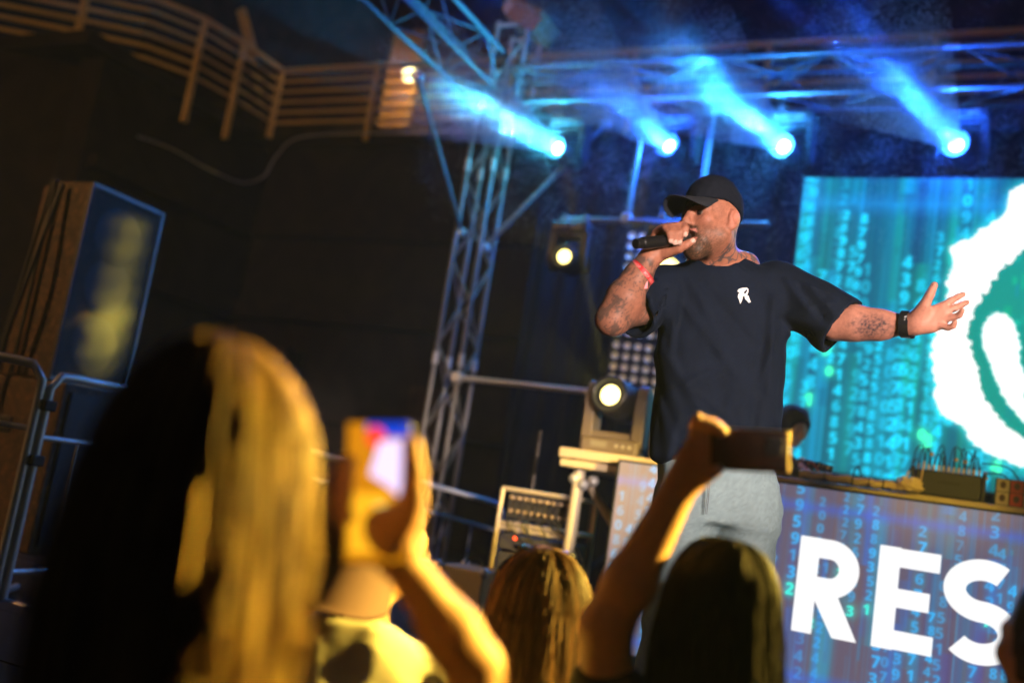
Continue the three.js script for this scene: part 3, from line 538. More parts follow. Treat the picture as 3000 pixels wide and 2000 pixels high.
{ // black player with knobs beside the table
  const t = thing('player_deck', 'small black deck with pale knobs in front of the hooded person', 'player', [-0.86, 2.032, -5.66], 0.1);
  part('body', rbox(0.24, 0.05, 0.22, 0.01, 0, 0.026, 0), M.black, t);
  const strip = part('control_strip', rbox(0.15, 0.035, 0.03, 0.006), M.black, t); strip.position.set(0.06, 0.085, 0.06); strip.rotation.z = -0.12;
  rod('strip_post', [0.03, 0.04, 0.06], [0.03, 0.08, 0.06], 0.01, M.black, t);
  for (let i = 0; i < 5; i++) part('knob', new THREE.CylinderGeometry(0.009, 0.009, 0.012, 10).rotateX(Math.PI / 2).translate(-0.055 + i * 0.026, 0.002, 0.02), std([0.62, 0.4, 0.25], 0.4), strip);
  for (let i = 0; i < 3; i++) part('cable', tube([[-0.05 + i * 0.05, 0.05, 0.1], [-0.04 + i * 0.05, 0.1, 0.12], [0.02 + i * 0.04, 0.06, 0.15], [0.06 + i * 0.03, 0.0, 0.17]], 0.005, 16, 5), i === 1 ? std([0.5, 0.09, 0.04], 0.5) : M.cable, t);
}
// ---------------------------------------------------------------- loudspeaker stack on the left
{
  const wood = noiseTex(256, (u, v) => { const s = tn(u, v, 9, 5), sc = tn(u * 0.7, v, 30, 2); const n = 0.42 + 0.22 * s + (sc > 0.34 ? 0.3 : 0) + 0.1 * (rnd() - 0.5); return [n, n * 0.74, n * 0.5]; });
  const mWood = std([0.32, 0.28, 0.24], 0.75, 0, { map: wood });
  const t = thing('loudspeaker', 'tall scuffed brown loudspeaker with a lit mesh grille', 'loudspeaker', [-5.4, 1.97, -4.47], 0);
  const shp = new THREE.Shape(); [[0, 0], [-0.27, 0.02], [-0.56, -0.1], [-0.56, -0.55], [-0.02, -0.62]].forEach(([x, z], i) => (i ? shp.lineTo(x, -z) : shp.moveTo(x, -z)));
  const H = 1.31;
  part('cabinet', boxUV(new THREE.ExtrudeGeometry(shp, { depth: H, bevelEnabled: false }).rotateX(-Math.PI / 2), 1.2), mWood, t);
  for (const [a, b] of [[[-0.3, 1.31, 0.045], [-0.48, 0, 0.02]], [[-0.27, 1.31, 0.05], [-0.27, 0, 0.05]]]) rod('lashing_strap', a, b, 0.014, M.black, t);
  // grille side faces the stage
  const g = new THREE.Group(); g.name = 'grille'; t.add(g); g.position.set(0.012, 0, 0); 
  const meshTex = noiseTex(64, (u, v) => { const k = Math.hypot(((u * 4) % 1) - 0.5, ((v * 4 + (Math.floor(u * 4) % 2) * 0.5) % 1) - 0.5) > 0.34 ? 1 : 0; return [k, k, k]; }, false);
  const gm = std([0.05, 0.07, 0.055], 0.9, 0, { alphaMap: meshTex, alphaTest: 0.5, side: THREE.DoubleSide });
  const gg = new THREE.PlaneGeometry(0.6, H - 0.04); const uv = gg.attributes.uv; for (let i = 0; i < uv.count; i++) uv.setXY(i, uv.getX(i) * 0.6 * 14, uv.getY(i) * (H - 0.04) * 14);
  part('mesh_screen', gg.rotateY(Math.PI / 2 + 0.032).translate(0.02, H / 2, -0.31), gm, g);
  for (const [w, h, y, z] of [[0.03, 0.03, H - 0.012, 0], [0.03, 0.03, 0.012, 0]]) part('frame', box(0.03, 0.025, 0.63, 0.012, y, -0.31).rotateY(0.032), std([0.5, 0.42, 0.3], 0.5), g);
  part('frame', box(0.03, H, 0.018, 0.0, H / 2, -0.635), std([0.55, 0.48, 0.34], 0.4), g);
  part('frame', box(0.03, H, 0.014, 0.012, H / 2, 0.002), M.black, g);
  part('horn', new THREE.CylinderGeometry(0.2, 0.13, 0.05, 24).rotateZ(-Math.PI / 2).translate(-0.01, 1.02, -0.3), M.blackGloss, t);
  for (const y of [0.28, 0.68]) part('cone', new THREE.CylinderGeometry(0.19, 0.12, 0.04, 28, 1).rotateZ(-Math.PI / 2).translate(-0.008, y, -0.3), std([0.1, 0.1, 0.09], 0.6), t);
  const s = thing('subwoofer', 'big grey brown subwoofer cabinet under the loudspeaker', 'loudspeaker', [-5.62, 0.9, -4.82], 0);
  part('cabinet', boxUV(rbox(0.98, 1.05, 0.86, 0.012, 0, 0.527, 0), 1.2), mWood, s);
  part('front_grille', box(0.02, 0.95, 0.76, 0.5, 0.53, 0), M.black, s);
  for (const y of [0.3, 0.75]) part('handle', rbox(0.2, 0.1, 0.02, 0.01, 0, y, 0.432), M.black, s);
  const c = single('hanging_strap', tube([[-5.6, 3.25, -4.42], [-5.62, 2.6, -4.34], [-5.7, 1.95, -4.33], [-5.68, 1.4, -4.34], [-5.66, 1.0, -4.33]], 0.016, 30, 6), M.black, 'black strap hanging down over the subwoofer', 'strap');
}
// ---------------------------------------------------------------- steel barriers
function barrier(label, A, dir, L, H, y0, mat, group, post = true) {
  const t = thing('steel_barrier', label, 'barrier', [0, 0, 0], 0, group), a = V(A), d = V(dir).normalize(), r = 0.021;
  const at = (s, y) => { const p = a.clone().addScaledVector(d, s); p.y += y - H; return p; };
  part('hoop', pipe([at(0, 0), at(0, H), at(L, H), at(L, 0)], 0.09, r, 12), mat, t);
  rod('lower_rail', at(0, 0.15), at(L, 0.15), 0.015, mat, t); rod('middle_rail', at(0, H * 0.72), at(L, H * 0.72), 0.013, mat, t);
  for (let s = 0.25; s < L - 0.1; s += 0.25) rod('bar', at(s, 0.15), at(s, H * 0.72), 0.008, mat, t);
  for (const s of [0, L]) rod('foot', at(s, 0.02).add(new THREE.Vector3(d.z, 0, -d.x).multiplyScalar(0.28)), at(s, 0.02).add(new THREE.Vector3(-d.z, 0, d.x).multiplyScalar(0.28)), 0.018, mat, t);
  if (post) for (const y of [H * 0.86, H * 0.62]) { const c = part('clamp', rbox(0.07, 0.05, 0.07, 0.01), M.rubber, t); c.position.copy(at(0, y)); }
  return t;
}
barrier('steel barrier with rounded corner in front of the loudspeaker', [-3.901, 1.928, -3.26], [-0.1, 0, -1], 2.0, 1.06, 0.9, M.galv, 'steel barriers by the loudspeaker');
barrier('steel barrier running off the left edge of the frame', [-3.918, 1.961, -3.224], [-1, 0.02, 0.62], 2.0, 1.06, 0.9, M.galv, 'steel barriers by the loudspeaker', false);
barrier('steel barrier at the foot of the truss tower', [-3.595, 1.604, -7.715], [-0.93, 0.11, 0.36], 2.0, 0.78, 0.9, M.galv, 'steel barriers behind the crowd', false);

// ---------------------------------------------------------------- soft shapes: distance fields meshed with surface nets
const smin = (a, b, k) => { const h = Math.max(k - Math.abs(a - b), 0) / k; return Math.min(a, b) - h * h * k * 0.25; };
const smax = (a, b, k) => -smin(-a, -b, k);
function cone(a, b, ra, rb) { // tapered capsule
  const ax = a[0], ay = a[1], az = a[2], dx = b[0] - ax, dy = b[1] - ay, dz = b[2] - az, q = 1 / (dx * dx + dy * dy + dz * dz || 1e-9), dr = rb - ra;
  return (x, y, z) => { const px = x - ax, py = y - ay, pz = z - az; let h = (px * dx + py * dy + pz * dz) * q; h = h < 0 ? 0 : h > 1 ? 1 : h; const ex = px - dx * h, ey = py - dy * h, ez = pz - dz * h; return Math.sqrt(ex * ex + ey * ey + ez * ez) - ra - dr * h; };
}
const chain = (pts) => { const f = []; for (let i = 0; i < pts.length - 1; i++) f.push(cone(pts[i][0], pts[i + 1][0], pts[i][1], pts[i + 1][1])); return f; };
const ball = (c, r) => (x, y, z) => Math.hypot(x - c[0], y - c[1], z - c[2]) - r;
const ell = (c, r) => { const m = Math.min(...r); return (x, y, z) => { const a = (x - c[0]) / r[0], b = (y - c[1]) / r[1], e = (z - c[2]) / r[2], k = Math.sqrt(a * a + b * b + e * e), g = Math.sqrt((a / r[0]) ** 2 + (b / r[1]) ** 2 + (e / r[2]) ** 2); return g > 1e-6 ? (k * (k - 1)) / g : -m; }; };
const uni = (fs, k) => (x, y, z) => { let d = fs[0](x, y, z); for (let i = 1; i < fs.length; i++) { const e = fs[i](x, y, z); d = k ? (e - d > k ? d : smin(d, e, k)) : Math.min(d, e); } return d; };
// loft: stations [y, cx, cz, halfWidth, halfDepth] stacked from low to high, superellipse section
function loft(st, n = 2.6) {
  return (x, y, z) => {
    let i = 0; while (i < st.length - 2 && y > st[i + 1][0]) i++;
    const a = st[i], b = st[i + 1]; let t = (y - a[0]) / (b[0] - a[0]); t = t < 0 ? 0 : t > 1 ? 1 : t; t = t * t * (3 - 2 * t) * 0.5 + t * 0.5;
    const A = a[3] + (b[3] - a[3]) * t, B = a[4] + (b[4] - a[4]) * t, u = Math.abs(x - a[1] - (b[1] - a[1]) * t) / A, v = Math.abs(z - a[2] - (b[2] - a[2]) * t) / B;
    const side = (Math.pow(Math.pow(u, n) + Math.pow(v, n), 1 / n) - 1) * Math.min(A, B), cap = Math.max(st[0][0] - y, y - st[st.length - 1][0]);
    return smax(side, cap, 0.03);
  };
}
function skinned(f, lo, hi, cell, color) { // mesh of f = 0 inside the box lo..hi
  const N = [0, 1, 2].map((k) => Math.ceil((hi[k] - lo[k]) / cell / 6) * 6 + 1), [nx, ny, nz] = N, g = new Float32Array(nx * ny * nz).fill(1e3), BS = 6;
  const id = (i, j, k) => i + nx * (j + ny * k), live = [];
  const reach = cell * BS * 0.9 * 1.35;
  for (let bk = 0; bk < nz - 1; bk += BS) for (let bj = 0; bj < ny - 1; bj += BS) for (let bi = 0; bi < nx - 1; bi += BS) {
    const d = f(lo[0] + (bi + BS / 2) * cell, lo[1] + (bj + BS / 2) * cell, lo[2] + (bk + BS / 2) * cell);
    if (Math.abs(d) < reach) live.push([bi, bj, bk]);
  }
  for (const [bi, bj, bk] of live) for (let k = bk; k <= bk + BS; k++) for (let j = bj; j <= bj + BS; j++) for (let i = bi; i <= bi + BS; i++) { const q = id(i, j, k); if (g[q] > 900) g[q] = f(lo[0] + i * cell, lo[1] + j * cell, lo[2] + k * cell); }
  const vid = new Map(), pos = [], idx = [];
  const E = [[0, 1], [2, 3], [4, 5], [6, 7], [0, 2], [1, 3], [4, 6], [5, 7], [0, 4], [1, 5], [2, 6], [3, 7]];
  const seen = new Set();
  for (const [bi, bj, bk] of live) for (let k = bk; k < bk + BS; k++) for (let j = bj; j < bj + BS; j++) for (let i = bi; i < bi + BS; i++) {
    const v = []; let m = 0;
    for (let c = 0; c < 8; c++) { const q = g[id(i + (c & 1), j + ((c >> 1) & 1), k + (c >> 2))]; v.push(q); if (q < 0) m |= 1 << c; }
    if (m === 0 || m === 255 || v.some((q) => q > 900)) continue;
    let x = 0, y = 0, z = 0, n = 0;
    for (const [a, b] of E) { if ((v[a] < 0) === (v[b] < 0)) continue; const t = v[a] / (v[a] - v[b]); x += (a & 1) + t * ((b & 1) - (a & 1)); y += ((a >> 1) & 1) + t * (((b >> 1) & 1) - ((a >> 1) & 1)); z += (a >> 2) + t * ((b >> 2) - (a >> 2)); n++; }
    vid.set(id(i, j, k), pos.length / 3); pos.push(lo[0] + (i + x / n) * cell, lo[1] + (j + y / n) * cell, lo[2] + (k + z / n) * cell); seen.add(id(i, j, k));
  }
  for (const q of seen) {
    const i = q % nx, j = Math.floor(q / nx) % ny, k = Math.floor(q / nx / ny), a = g[q];
    for (let ax = 0; ax < 3; ax++) {
      const b = g[id(i + (ax === 0), j + (ax === 1), k + (ax === 2))]; if ((a < 0) === (b < 0)) continue;
      const o1 = ax === 0 ? [0, 1, 0] : ax === 1 ? [0, 0, 1] : [1, 0, 0], o2 = ax === 0 ? [0, 0, 1] : ax === 1 ? [1, 0, 0] : [0, 1, 0];
      const at = (s, t) => vid.get(id(i - o1[0] * s - o2[0] * t, j - o1[1] * s - o2[1] * t, k - o1[2] * s - o2[2] * t));
      const w = [at(0, 0), at(1, 0), at(1, 1), at(0, 1)]; if (w.some((u) => u === undefined)) continue;
      if (a < 0) idx.push(w[0], w[1], w[2], w[0], w[2], w[3]); else idx.push(w[0], w[2], w[1], w[0], w[3], w[2]);
    }
  }
  const geo = new THREE.BufferGeometry();
  geo.setAttribute('position', new THREE.Float32BufferAttribute(pos, 3)); geo.setIndex(idx); geo.computeVertexNormals();
  const nn = geo.attributes.normal, col = new Float32Array(pos.length);
  for (let i = 0; i < pos.length; i += 3) { const c = color ? color(pos[i], pos[i + 1], pos[i + 2], nn.getX(i / 3), nn.getY(i / 3), nn.getZ(i / 3)) : [1, 1, 1]; col.set(c, i); }
  geo.setAttribute('color', new THREE.BufferAttribute(col, 3));
  return geo;
}
const frame = (o, s, u, f, k = 1) => { // points given in a local frame (s, u, f) at o -> function pair
  const S = V(s).normalize(), Fw = V(f).addScaledVector(S, -V(f).dot(S)).normalize(), U = Fw.clone().cross(S).normalize(), O = V(o);
  return {
    to: (q) => { const p = [q[0] * k, q[1] * k, q[2] * k]; return [O.x + S.x * p[0] + U.x * p[1] + Fw.x * p[2], O.y + S.y * p[0] + U.y * p[1] + Fw.y * p[2], O.z + S.z * p[0] + U.z * p[1] + Fw.z * p[2]]; },
    k, in: (x, y, z) => { const a = (x - O.x) / k, b = (y - O.y) / k, c = (z - O.z) / k; return [S.x * a + S.y * b + S.z * c, U.x * a + U.y * b + U.z * c, Fw.x * a + Fw.y * b + Fw.z * c]; },
    m: new THREE.Matrix4().makeBasis(S, U, Fw).setPosition(O),
  };
};
const headFrame = (c, psi, tiltX = 0, nod = 0, k = 1) => { // psi: turn of the face from the viewer towards the picture's left
  const f = new THREE.Vector3(-Math.sin(psi), -Math.sin(nod), Math.cos(psi)).normalize(), u = new THREE.Vector3(tiltX, 1, 0).normalize(), s = u.clone().cross(f).normalize();
  return frame(c, s, u, f, k);
};
function headField(o = {}) { // in the head's own frame: x to its left, y up, z forward
  const cran = ell([0, 0.035, -0.014], [0.077, 0.1, 0.097]), face = ell([0, -0.04, 0.028], [0.061, 0.082, 0.064]), chin = ball([0, -0.103, 0.066], 0.021);
  const two = (p, r) => (x, y, z) => Math.hypot(Math.abs(x) - p[0], y - p[1], z - p[2]) - r;
  const jaw = two([0.046, -0.066, 0.004], 0.018), brow = (() => { const c = cone([0.008, 0.022, 0.088], [0.047, 0.022, 0.068], 0.012, 0.011); return (x, y, z) => c(Math.abs(x), y, z); })();
  const cheek = two([0.043, -0.018, 0.062], 0.023), nose = cone([0, 0.016, 0.09], [0, -0.026, 0.113], 0.0085, 0.0125), nost = two([0.011, -0.031, 0.1], 0.009), sock = two([0.032, 0.006, 0.1], 0.019), eye = two([0.031, 0.004, 0.0755], 0.0135);
  const lid = (() => { const c = cone([0.02, 0.014, 0.086], [0.044, 0.012, 0.076], 0.0055, 0.005); return (x, y, z) => c(Math.abs(x), y, z); })();
  const lipU = ell([0, -0.053, 0.09], [0.024, 0.007, 0.012]), lipL = ell([0, -0.08, 0.084], [0.021, 0.007, 0.012]), mouth = ell([0, -0.066, 0.092], [0.019, o.open ?? 0.002, 0.026]);
  const ear = (() => { const e = ell([0.085, -0.004, -0.014], [0.012, 0.032, 0.02]), h = ell([0.098, 0.0, -0.009], [0.0125, 0.021, 0.012]), lob = ball([0.082, -0.031, -0.004], 0.009); return (x, y, z) => { const X = Math.abs(x); const tw = z + (X - 0.078) * 0.6; return Math.max(smin(e(X, y, tw), lob(X, y, tw), 0.01), -h(X, y, tw)); }; })();
  const goat = ell([0, -0.112, 0.068], [0.036, 0.032, 0.032]);
  return (x, y, z) => {
    let d = smin(cran(x, y, z), face(x, y, z), 0.05);
    d = smin(d, jaw(x, y, z), 0.035); d = smin(d, chin(x, y, z), 0.03); d = smin(d, cheek(x, y, z), 0.02); d = smin(d, brow(x, y, z), 0.014);
    d = smax(d, -sock(x, y, z), 0.014); d = smin(d, eye(x, y, z), 0.003); d = smin(d, lid(x, y, z), 0.006);
    d = smin(d, nose(x, y, z), 0.011); d = smin(d, nost(x, y, z), 0.008); d = smin(d, lipU(x, y, z), 0.007); d = smin(d, lipL(x, y, z), 0.007);
    if (o.beard) d = smin(d, goat(x, y, z), 0.025) + 0.0007 * noise3(x * 300, y * 300, z * 300) * (y < -0.06 ? 1 : 0);
    d = smax(d, -mouth(x, y, z), 0.004);
    return smin(d, ear(x, y, z), 0.003);
  };
}
// a hand from named joints: each finger a chain of [point, radius]
function handField(h) {
  const palm = uni(h.palm.map(([a, b, ra, rb]) => cone(a, b, ra, rb)), 0.016), fs = h.fingers.map((c) => uni(chain(c), 0.004));
  return (x, y, z) => { let d = palm(x, y, z); for (const f of fs) { const e = f(x, y, z); d = smin(d, e, 0.0035); } return d; };
}
const boundsOf = (pts, pad) => { const lo = [1e9, 1e9, 1e9], hi = [-1e9, -1e9, -1e9]; for (const p of pts) for (let k = 0; k < 3; k++) { lo[k] = Math.min(lo[k], p[k] - pad); hi[k] = Math.max(hi[k], p[k] + pad); } return [lo, hi]; };
const vmat = (rough, extra = {}) => new THREE.MeshPhysicalMaterial({ color: 0xffffff, vertexColors: true, roughness: rough, metalness: 0, ...extra });
const skinMat = vmat(0.5, { specularIntensity: 0.5 });
// a figure: its group stands on the floor at base; all shapes are written in the group of axes turned by 26 degrees (x right, z towards the crowd's back)
const TURN = 26 * D2R;
function figure(label, base, group) {
  const w = new THREE.Vector3(base[0], base[1], base[2]).applyAxisAngle(new THREE.Vector3(0, 1, 0), TURN);
  const t = thing('person', label, 'person', w, TURN, group);
  t.add2 = (name, geo, mat, parent) => part(name, geo.translate(-base[0], -base[1], -base[2]), mat, parent ?? t);
  return t;
}

// ---------------------------------------------------------------- the performer
{
  const base = [0.7, 0.905, -3.06];
  const t = figure('performer in black cap and dark t-shirt singing into a microphone, arm stretched out', base);
  // --- head and neck
  const HC = [0.525, 2.594, -2.852], H = headFrame(HC, 56 * D2R, -0.13, 0.06, 0.915), hf = headField({ open: 0.013, beard: true });
  const neckA = H.to([0, -0.05, -0.03]), neckB = [0.588, 2.49, -2.959], neck = cone(neckA, neckB, 0.052, 0.063), trap = cone([0.521, 2.464, -2.952], [0.669, 2.505, -2.967], 0.045, 0.045);
  const sterno = cone(H.to([0.055, -0.055, -0.01]), [0.539, 2.466, -2.886], 0.014, 0.012);
  const headAll = (x, y, z) => { const p = H.in(x, y, z); return smin(smin(hf(p[0], p[1], p[2]) * H.k, smin(neck(x, y, z), sterno(x, y, z), 0.02), 0.03), trap(x, y, z), 0.05); };
  const skin = [0.33, 0.135, 0.085];  // head and right arm skin darkened to imitate weaker light there
  const mul = (c, k) => [c[0] * k, c[1] * k, c[2] * k], mixc = (a, b, t) => [0, 1, 2].map((i) => a[i] + (b[i] - a[i]) * t), sst = (a, b, x) => { x = Math.min(1, Math.max(0, (x - a) / (b - a))); return x * x * (3 - 2 * x); };
  const headColor = (x, y, z) => {
    const p = H.in(x, y, z), [a, b, c] = p; let col = mul(skin, 1 + 0.3 * fbm(x * 45, y * 45, z * 45) + 0.16 * noise3(x * 260, y * 260, z * 260));
    col = mixc(col, [0.55, 0.2, 0.14], 0.35 * sst(0.03, 0.0, Math.hypot(Math.abs(a) - 0.045, b + 0.02, c - 0.075)) + 0.45 * sst(0.078, 0.09, Math.abs(a)));
    const hairline = b < 0.01 && b > -0.06 && c < -0.03 - 0.3 * b; if (hairline) col = mixc(col, [0.3, 0.2, 0.11], 0.55);
    const grain = 0.75 + 0.5 * noise3(x * 420, y * 420, z * 420);
    const stub = sst(-0.03, -0.055, b) * sst(-0.02, 0.03, c) * (b > -0.14 ? 1 : 0); col = mixc(col, [0.075, 0.045, 0.028], Math.min(0.8, 0.62 * stub * grain));
    const goat = sst(0.066, 0.044, Math.hypot(a * 1.05, b + 0.108, (c - 0.07) * 0.9)), mous = sst(0.011, 0.004, Math.abs(b + 0.046)) * sst(0.034, 0.026, Math.abs(a)) * sst(0.07, 0.08, c);
    col = mixc(col, [0.05, 0.03, 0.018], Math.min(0.95, 1.3 * Math.max(goat, mous * 0.9) * grain));
    if (c > 0.06 && Math.hypot(Math.abs(a) - 0.031, b - 0.004, c - 0.0755) < 0.0145) col = Math.hypot(Math.abs(a) - 0.034, b - 0.003) < 0.0085 && c > 0.07 ? [0.015, 0.012, 0.01] : [0.2, 0.14, 0.12];
    if (c > 0.05 && Math.abs(b - 0.031 + 0.3 * Math.max(0, Math.abs(a) - 0.035)) < 0.0055 && Math.abs(a) > 0.012 && Math.abs(a) < 0.052) col = [0.09, 0.05, 0.03];
    if (c > 0.07 && Math.abs(a) < 0.026 && (Math.abs(b + 0.054) < 0.006 || Math.abs(b + 0.081) < 0.006)) col = [0.4, 0.14, 0.11];
    if (c > 0.055 && Math.abs(a) < 0.019 && b < -0.056 && b > -0.077 && c < 0.092) col = b > -0.063 && c > 0.066 ? [0.6, 0.55, 0.45] : [0.08, 0.02, 0.016];
    // neck tattoo, dark curls on the left side
    if (b < -0.03 && b > -0.17 && c < 0.0) { const s = Math.abs(noise3(x * 30, y * 22, z * 30)); if (s < 0.2 && c < -0.035 - 0.25 * (b + 0.03)) col = mixc(col, [0.05, 0.06, 0.07], 0.8); }
    return col;
  };
  const [hl, hh] = boundsOf([H.to([0, 0.13, 0]), H.to([0, -0.14, 0.09]), H.to([0.1, 0, 0]), H.to([-0.1, 0, 0]), H.to([0, 0, 0.125]), H.to([0, 0, -0.12]), [0.493, 2.43, -2.927], [0.71, 2.485, -3.02]], 0.02);
  const headGeo = skinned(headAll, hl, hh, 0.0036, headColor);
  // --- right arm with the microphone hand
  const elR = [0.273, 2.246, -2.793], wrR = [0.349, 2.43, -2.781];
  const armR = uni([...chain([[[0.436, 2.392, -2.933], 0.058], [[0.354, 2.314, -2.864], 0.053], [elR, 0.044]]), ...chain([[elR, 0.042], [[0.299, 2.312, -2.783], 0.0485], [[0.327, 2.381, -2.783], 0.036], [wrR, 0.0285]])], 0.03);
  const hR = {
    palm: [[wrR, [0.384, 2.467, -2.785], 0.027, 0.025], [[0.359, 2.461, -2.783], [0.362, 2.509, -2.776], 0.02, 0.015], [[0.374, 2.471, -2.788], [0.375, 2.524, -2.78], 0.02, 0.0145], [[0.39, 2.474, -2.791], [0.392, 2.534, -2.782], 0.02, 0.0145], [[0.409, 2.48, -2.792], [0.413, 2.54, -2.783], 0.019, 0.014], [[0.359, 2.447, -2.773], [0.412, 2.469, -2.765], 0.024, 0.02]],
    fingers: [
      [[[0.361, 2.51, -2.772], 0.0115], [[0.377, 2.514, -2.723], 0.0105], [[0.388, 2.494, -2.7], 0.0098], [[0.394, 2.475, -2.703], 0.0086]],
      [[[0.374, 2.523, -2.774], 0.012], [[0.393, 2.52, -2.722], 0.011], [[0.402, 2.496, -2.699], 0.0102], [[0.407, 2.472, -2.704], 0.009]],
      [[[0.391, 2.533, -2.776], 0.012], [[0.409, 2.526, -2.723], 0.011], [[0.417, 2.502, -2.702], 0.0102], [[0.42, 2.476, -2.708], 0.009]],
      [[[0.412, 2.54, -2.777], 0.0118], [[0.424, 2.535, -2.73], 0.0108], [[0.432, 2.519, -2.708], 0.01], [[0.433, 2.502, -2.71], 0.0088]],
      [[[0.391, 2.453, -2.757], 0.0175], [[0.424, 2.464, -2.728], 0.0135], [[0.441, 2.475, -2.72], 0.0122], [[0.458, 2.49, -2.718], 0.0098]],
    ],
  };
  const hRf = handField(hR), rAll = (x, y, z) => smin(armR(x, y, z), hRf(x, y, z), 0.02);
  const fa = V(wrR).sub(V(elR)), faL = fa.length(); fa.normalize();
  const armRColor = (x, y, z) => {
    let col = mul(skin, 1.05 + 0.25 * fbm(x * 70, y * 70, z * 70)); const s = ((x - elR[0]) * fa.x + (y - elR[1]) * fa.y + (z - elR[2]) * fa.z) / faL;
    if (s > -0.25 && s < 1.02) { const n = fbm(x * 26, y * 20, z * 26, 3), l = Math.abs(noise3(x * 48 + 5, y * 40, z * 48)), clear = sst(0.25, 0.05, Math.hypot(s - 0.3, (x - elR[0] - 0.06) * 8)); let k = 0.42 * sst(-0.05, 0.25, n) + (l < 0.09 ? 0.42 : 0); k = Math.min(0.86, k * 1.25 + 0.24) * (1 - 0.75 * clear); col = mixc(col, [0.05, 0.045, 0.042], k * sst(1.04, 0.95, s)); }
    for (const f of hR.fingers) { const q = f[f.length - 1][0]; if (Math.hypot(x - q[0], y - q[1] + 0.002, z - q[2] - 0.006) < 0.0075) col = [0.62, 0.4, 0.33]; }
    return col;
  };
  const [rl, rh] = boundsOf([elR, wrR, [0.436, 2.392, -2.933], [0.466, 2.5, -2.715], [0.359, 2.532, -2.781], [0.411, 2.546, -2.778], [0.354, 2.314, -2.864]], 0.075);
  const armRGeo = skinned(rAll, rl, rh, 0.0042, armRColor);
  // --- left arm and open hand
  const elL = [0.925, 2.349, -2.853], wrL = [1.088, 2.35, -2.727];
  const armL = uni([...chain([[[0.772, 2.464, -2.942], 0.06], [[0.85, 2.399, -2.891], 0.054], [elL, 0.045]]), ...chain([[elL, 0.044], [[0.972, 2.351, -2.818], 0.0475], [[1.028, 2.349, -2.783], 0.0395], [wrL, 0.0285]])], 0.03);
  const hL = {
    palm: [[wrL, [1.112, 2.36, -2.71], 0.027, 0.024], [[1.1, 2.37, -2.709], [1.158, 2.402, -2.674], 0.019, 0.0135], [[1.102, 2.36, -2.705], [1.165, 2.387, -2.671], 0.019, 0.0135], [[1.104, 2.351, -2.706], [1.165, 2.369, -2.673], 0.018, 0.0135], [[1.105, 2.344, -2.71], [1.157, 2.352, -2.678], 0.018, 0.013], [[1.095, 2.359, -2.695], [1.106, 2.388, -2.676], 0.02, 0.018], [[1.105, 2.341, -2.703], [1.137, 2.345, -2.687], 0.017, 0.015]],
    fingers: [
      [[[1.098, 2.374, -2.688], 0.02], [[1.104, 2.397, -2.667], 0.0155], [[1.11, 2.425, -2.653], 0.0122], [[1.116, 2.451, -2.643], 0.0102]],
      [[[1.155, 2.404, -2.672], 0.0112], [[1.18, 2.424, -2.675], 0.0096], [[1.2, 2.439, -2.681], 0.0086], [[1.218, 2.451, -2.69], 0.0072]],
      [[[1.162, 2.388, -2.669], 0.0114], [[1.187, 2.402, -2.664], 0.0096], [[1.206, 2.415, -2.667], 0.0086], [[1.223, 2.426, -2.673], 0.0072]],
      [[[1.162, 2.37, -2.669], 0.011], [[1.181, 2.373, -2.655], 0.0094], [[1.191, 2.379, -2.642], 0.0084], [[1.192, 2.39, -2.63], 0.0072]],
      [[[1.153, 2.35, -2.672], 0.0104], [[1.17, 2.343, -2.657], 0.0086], [[1.178, 2.347, -2.644], 0.0078], [[1.178, 2.357, -2.635], 0.0068]],
    ],
  };
  const hLf = handField(hL), lAll = (x, y, z) => smin(armL(x, y, z), hLf(x, y, z), 0.02);
  const tatC = [0.999, 2.337, -2.769];
  const armLColor = (x, y, z) => {
    let col = mul([0.5, 0.22, 0.155], 1 + 0.24 * fbm(x * 70, y * 70, z * 70)); const d = Math.hypot((x - tatC[0]) * 0.75, (y - tatC[1]) * 1.2, (z - tatC[2]) * 0.4);  // left arm skin kept lighter, imitating the stronger light on it
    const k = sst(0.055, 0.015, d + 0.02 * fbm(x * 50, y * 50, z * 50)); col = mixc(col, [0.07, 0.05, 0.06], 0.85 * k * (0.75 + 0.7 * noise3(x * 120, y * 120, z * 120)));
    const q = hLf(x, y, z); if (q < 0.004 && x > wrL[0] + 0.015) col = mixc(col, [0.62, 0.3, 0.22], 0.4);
    return col;
  };
  const [ll, lh] = boundsOf([elL, wrL, [0.772, 2.464, -2.942], [1.118, 2.457, -2.64], [1.229, 2.434, -2.704], [1.133, 2.356, -2.615]], 0.075);
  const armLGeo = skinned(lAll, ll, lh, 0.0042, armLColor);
  // --- lower legs end in shoes; the body goes on inside the clothes
  const inner = uni([cone([0.589, 2.457, -2.984], [0.69, 1.871, -3.071], 0.11, 0.12)], 0.02);
  const innerGeo = skinned(inner, ...boundsOf([[0.589, 2.457, -2.984], [0.69, 1.871, -3.071]], 0.14), 0.02, () => skin);
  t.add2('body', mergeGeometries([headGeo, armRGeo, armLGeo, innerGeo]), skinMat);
  // --- t-shirt
  const st = [[1060, 1636, 0.203, 0.135], [960, 1646, 0.2, 0.135], [860, 1652, 0.197, 0.132], [760, 1655, 0.2, 0.13], [690, 1652, 0.198, 0.122], [640, 1648, 0.165, 0.1], [606, 1648, 0.11, 0.085], [585, 1648, 0.088, 0.078]];
  const cen = [[0.666, 1.893, -3.038], [0.651, 2.023, -3.018], [0.636, 2.16, -2.998], [0.618, 2.29, -2.978], [0.6, 2.384, -2.964], [0.587, 2.451, -2.954], [0.581, 2.495, -2.953], [0.577, 2.528, -2.953]];
  const torso = loft(st.map((s, i) => [cen[i][1], cen[i][0], cen[i][2], s[2], s[3]]), 2.7);
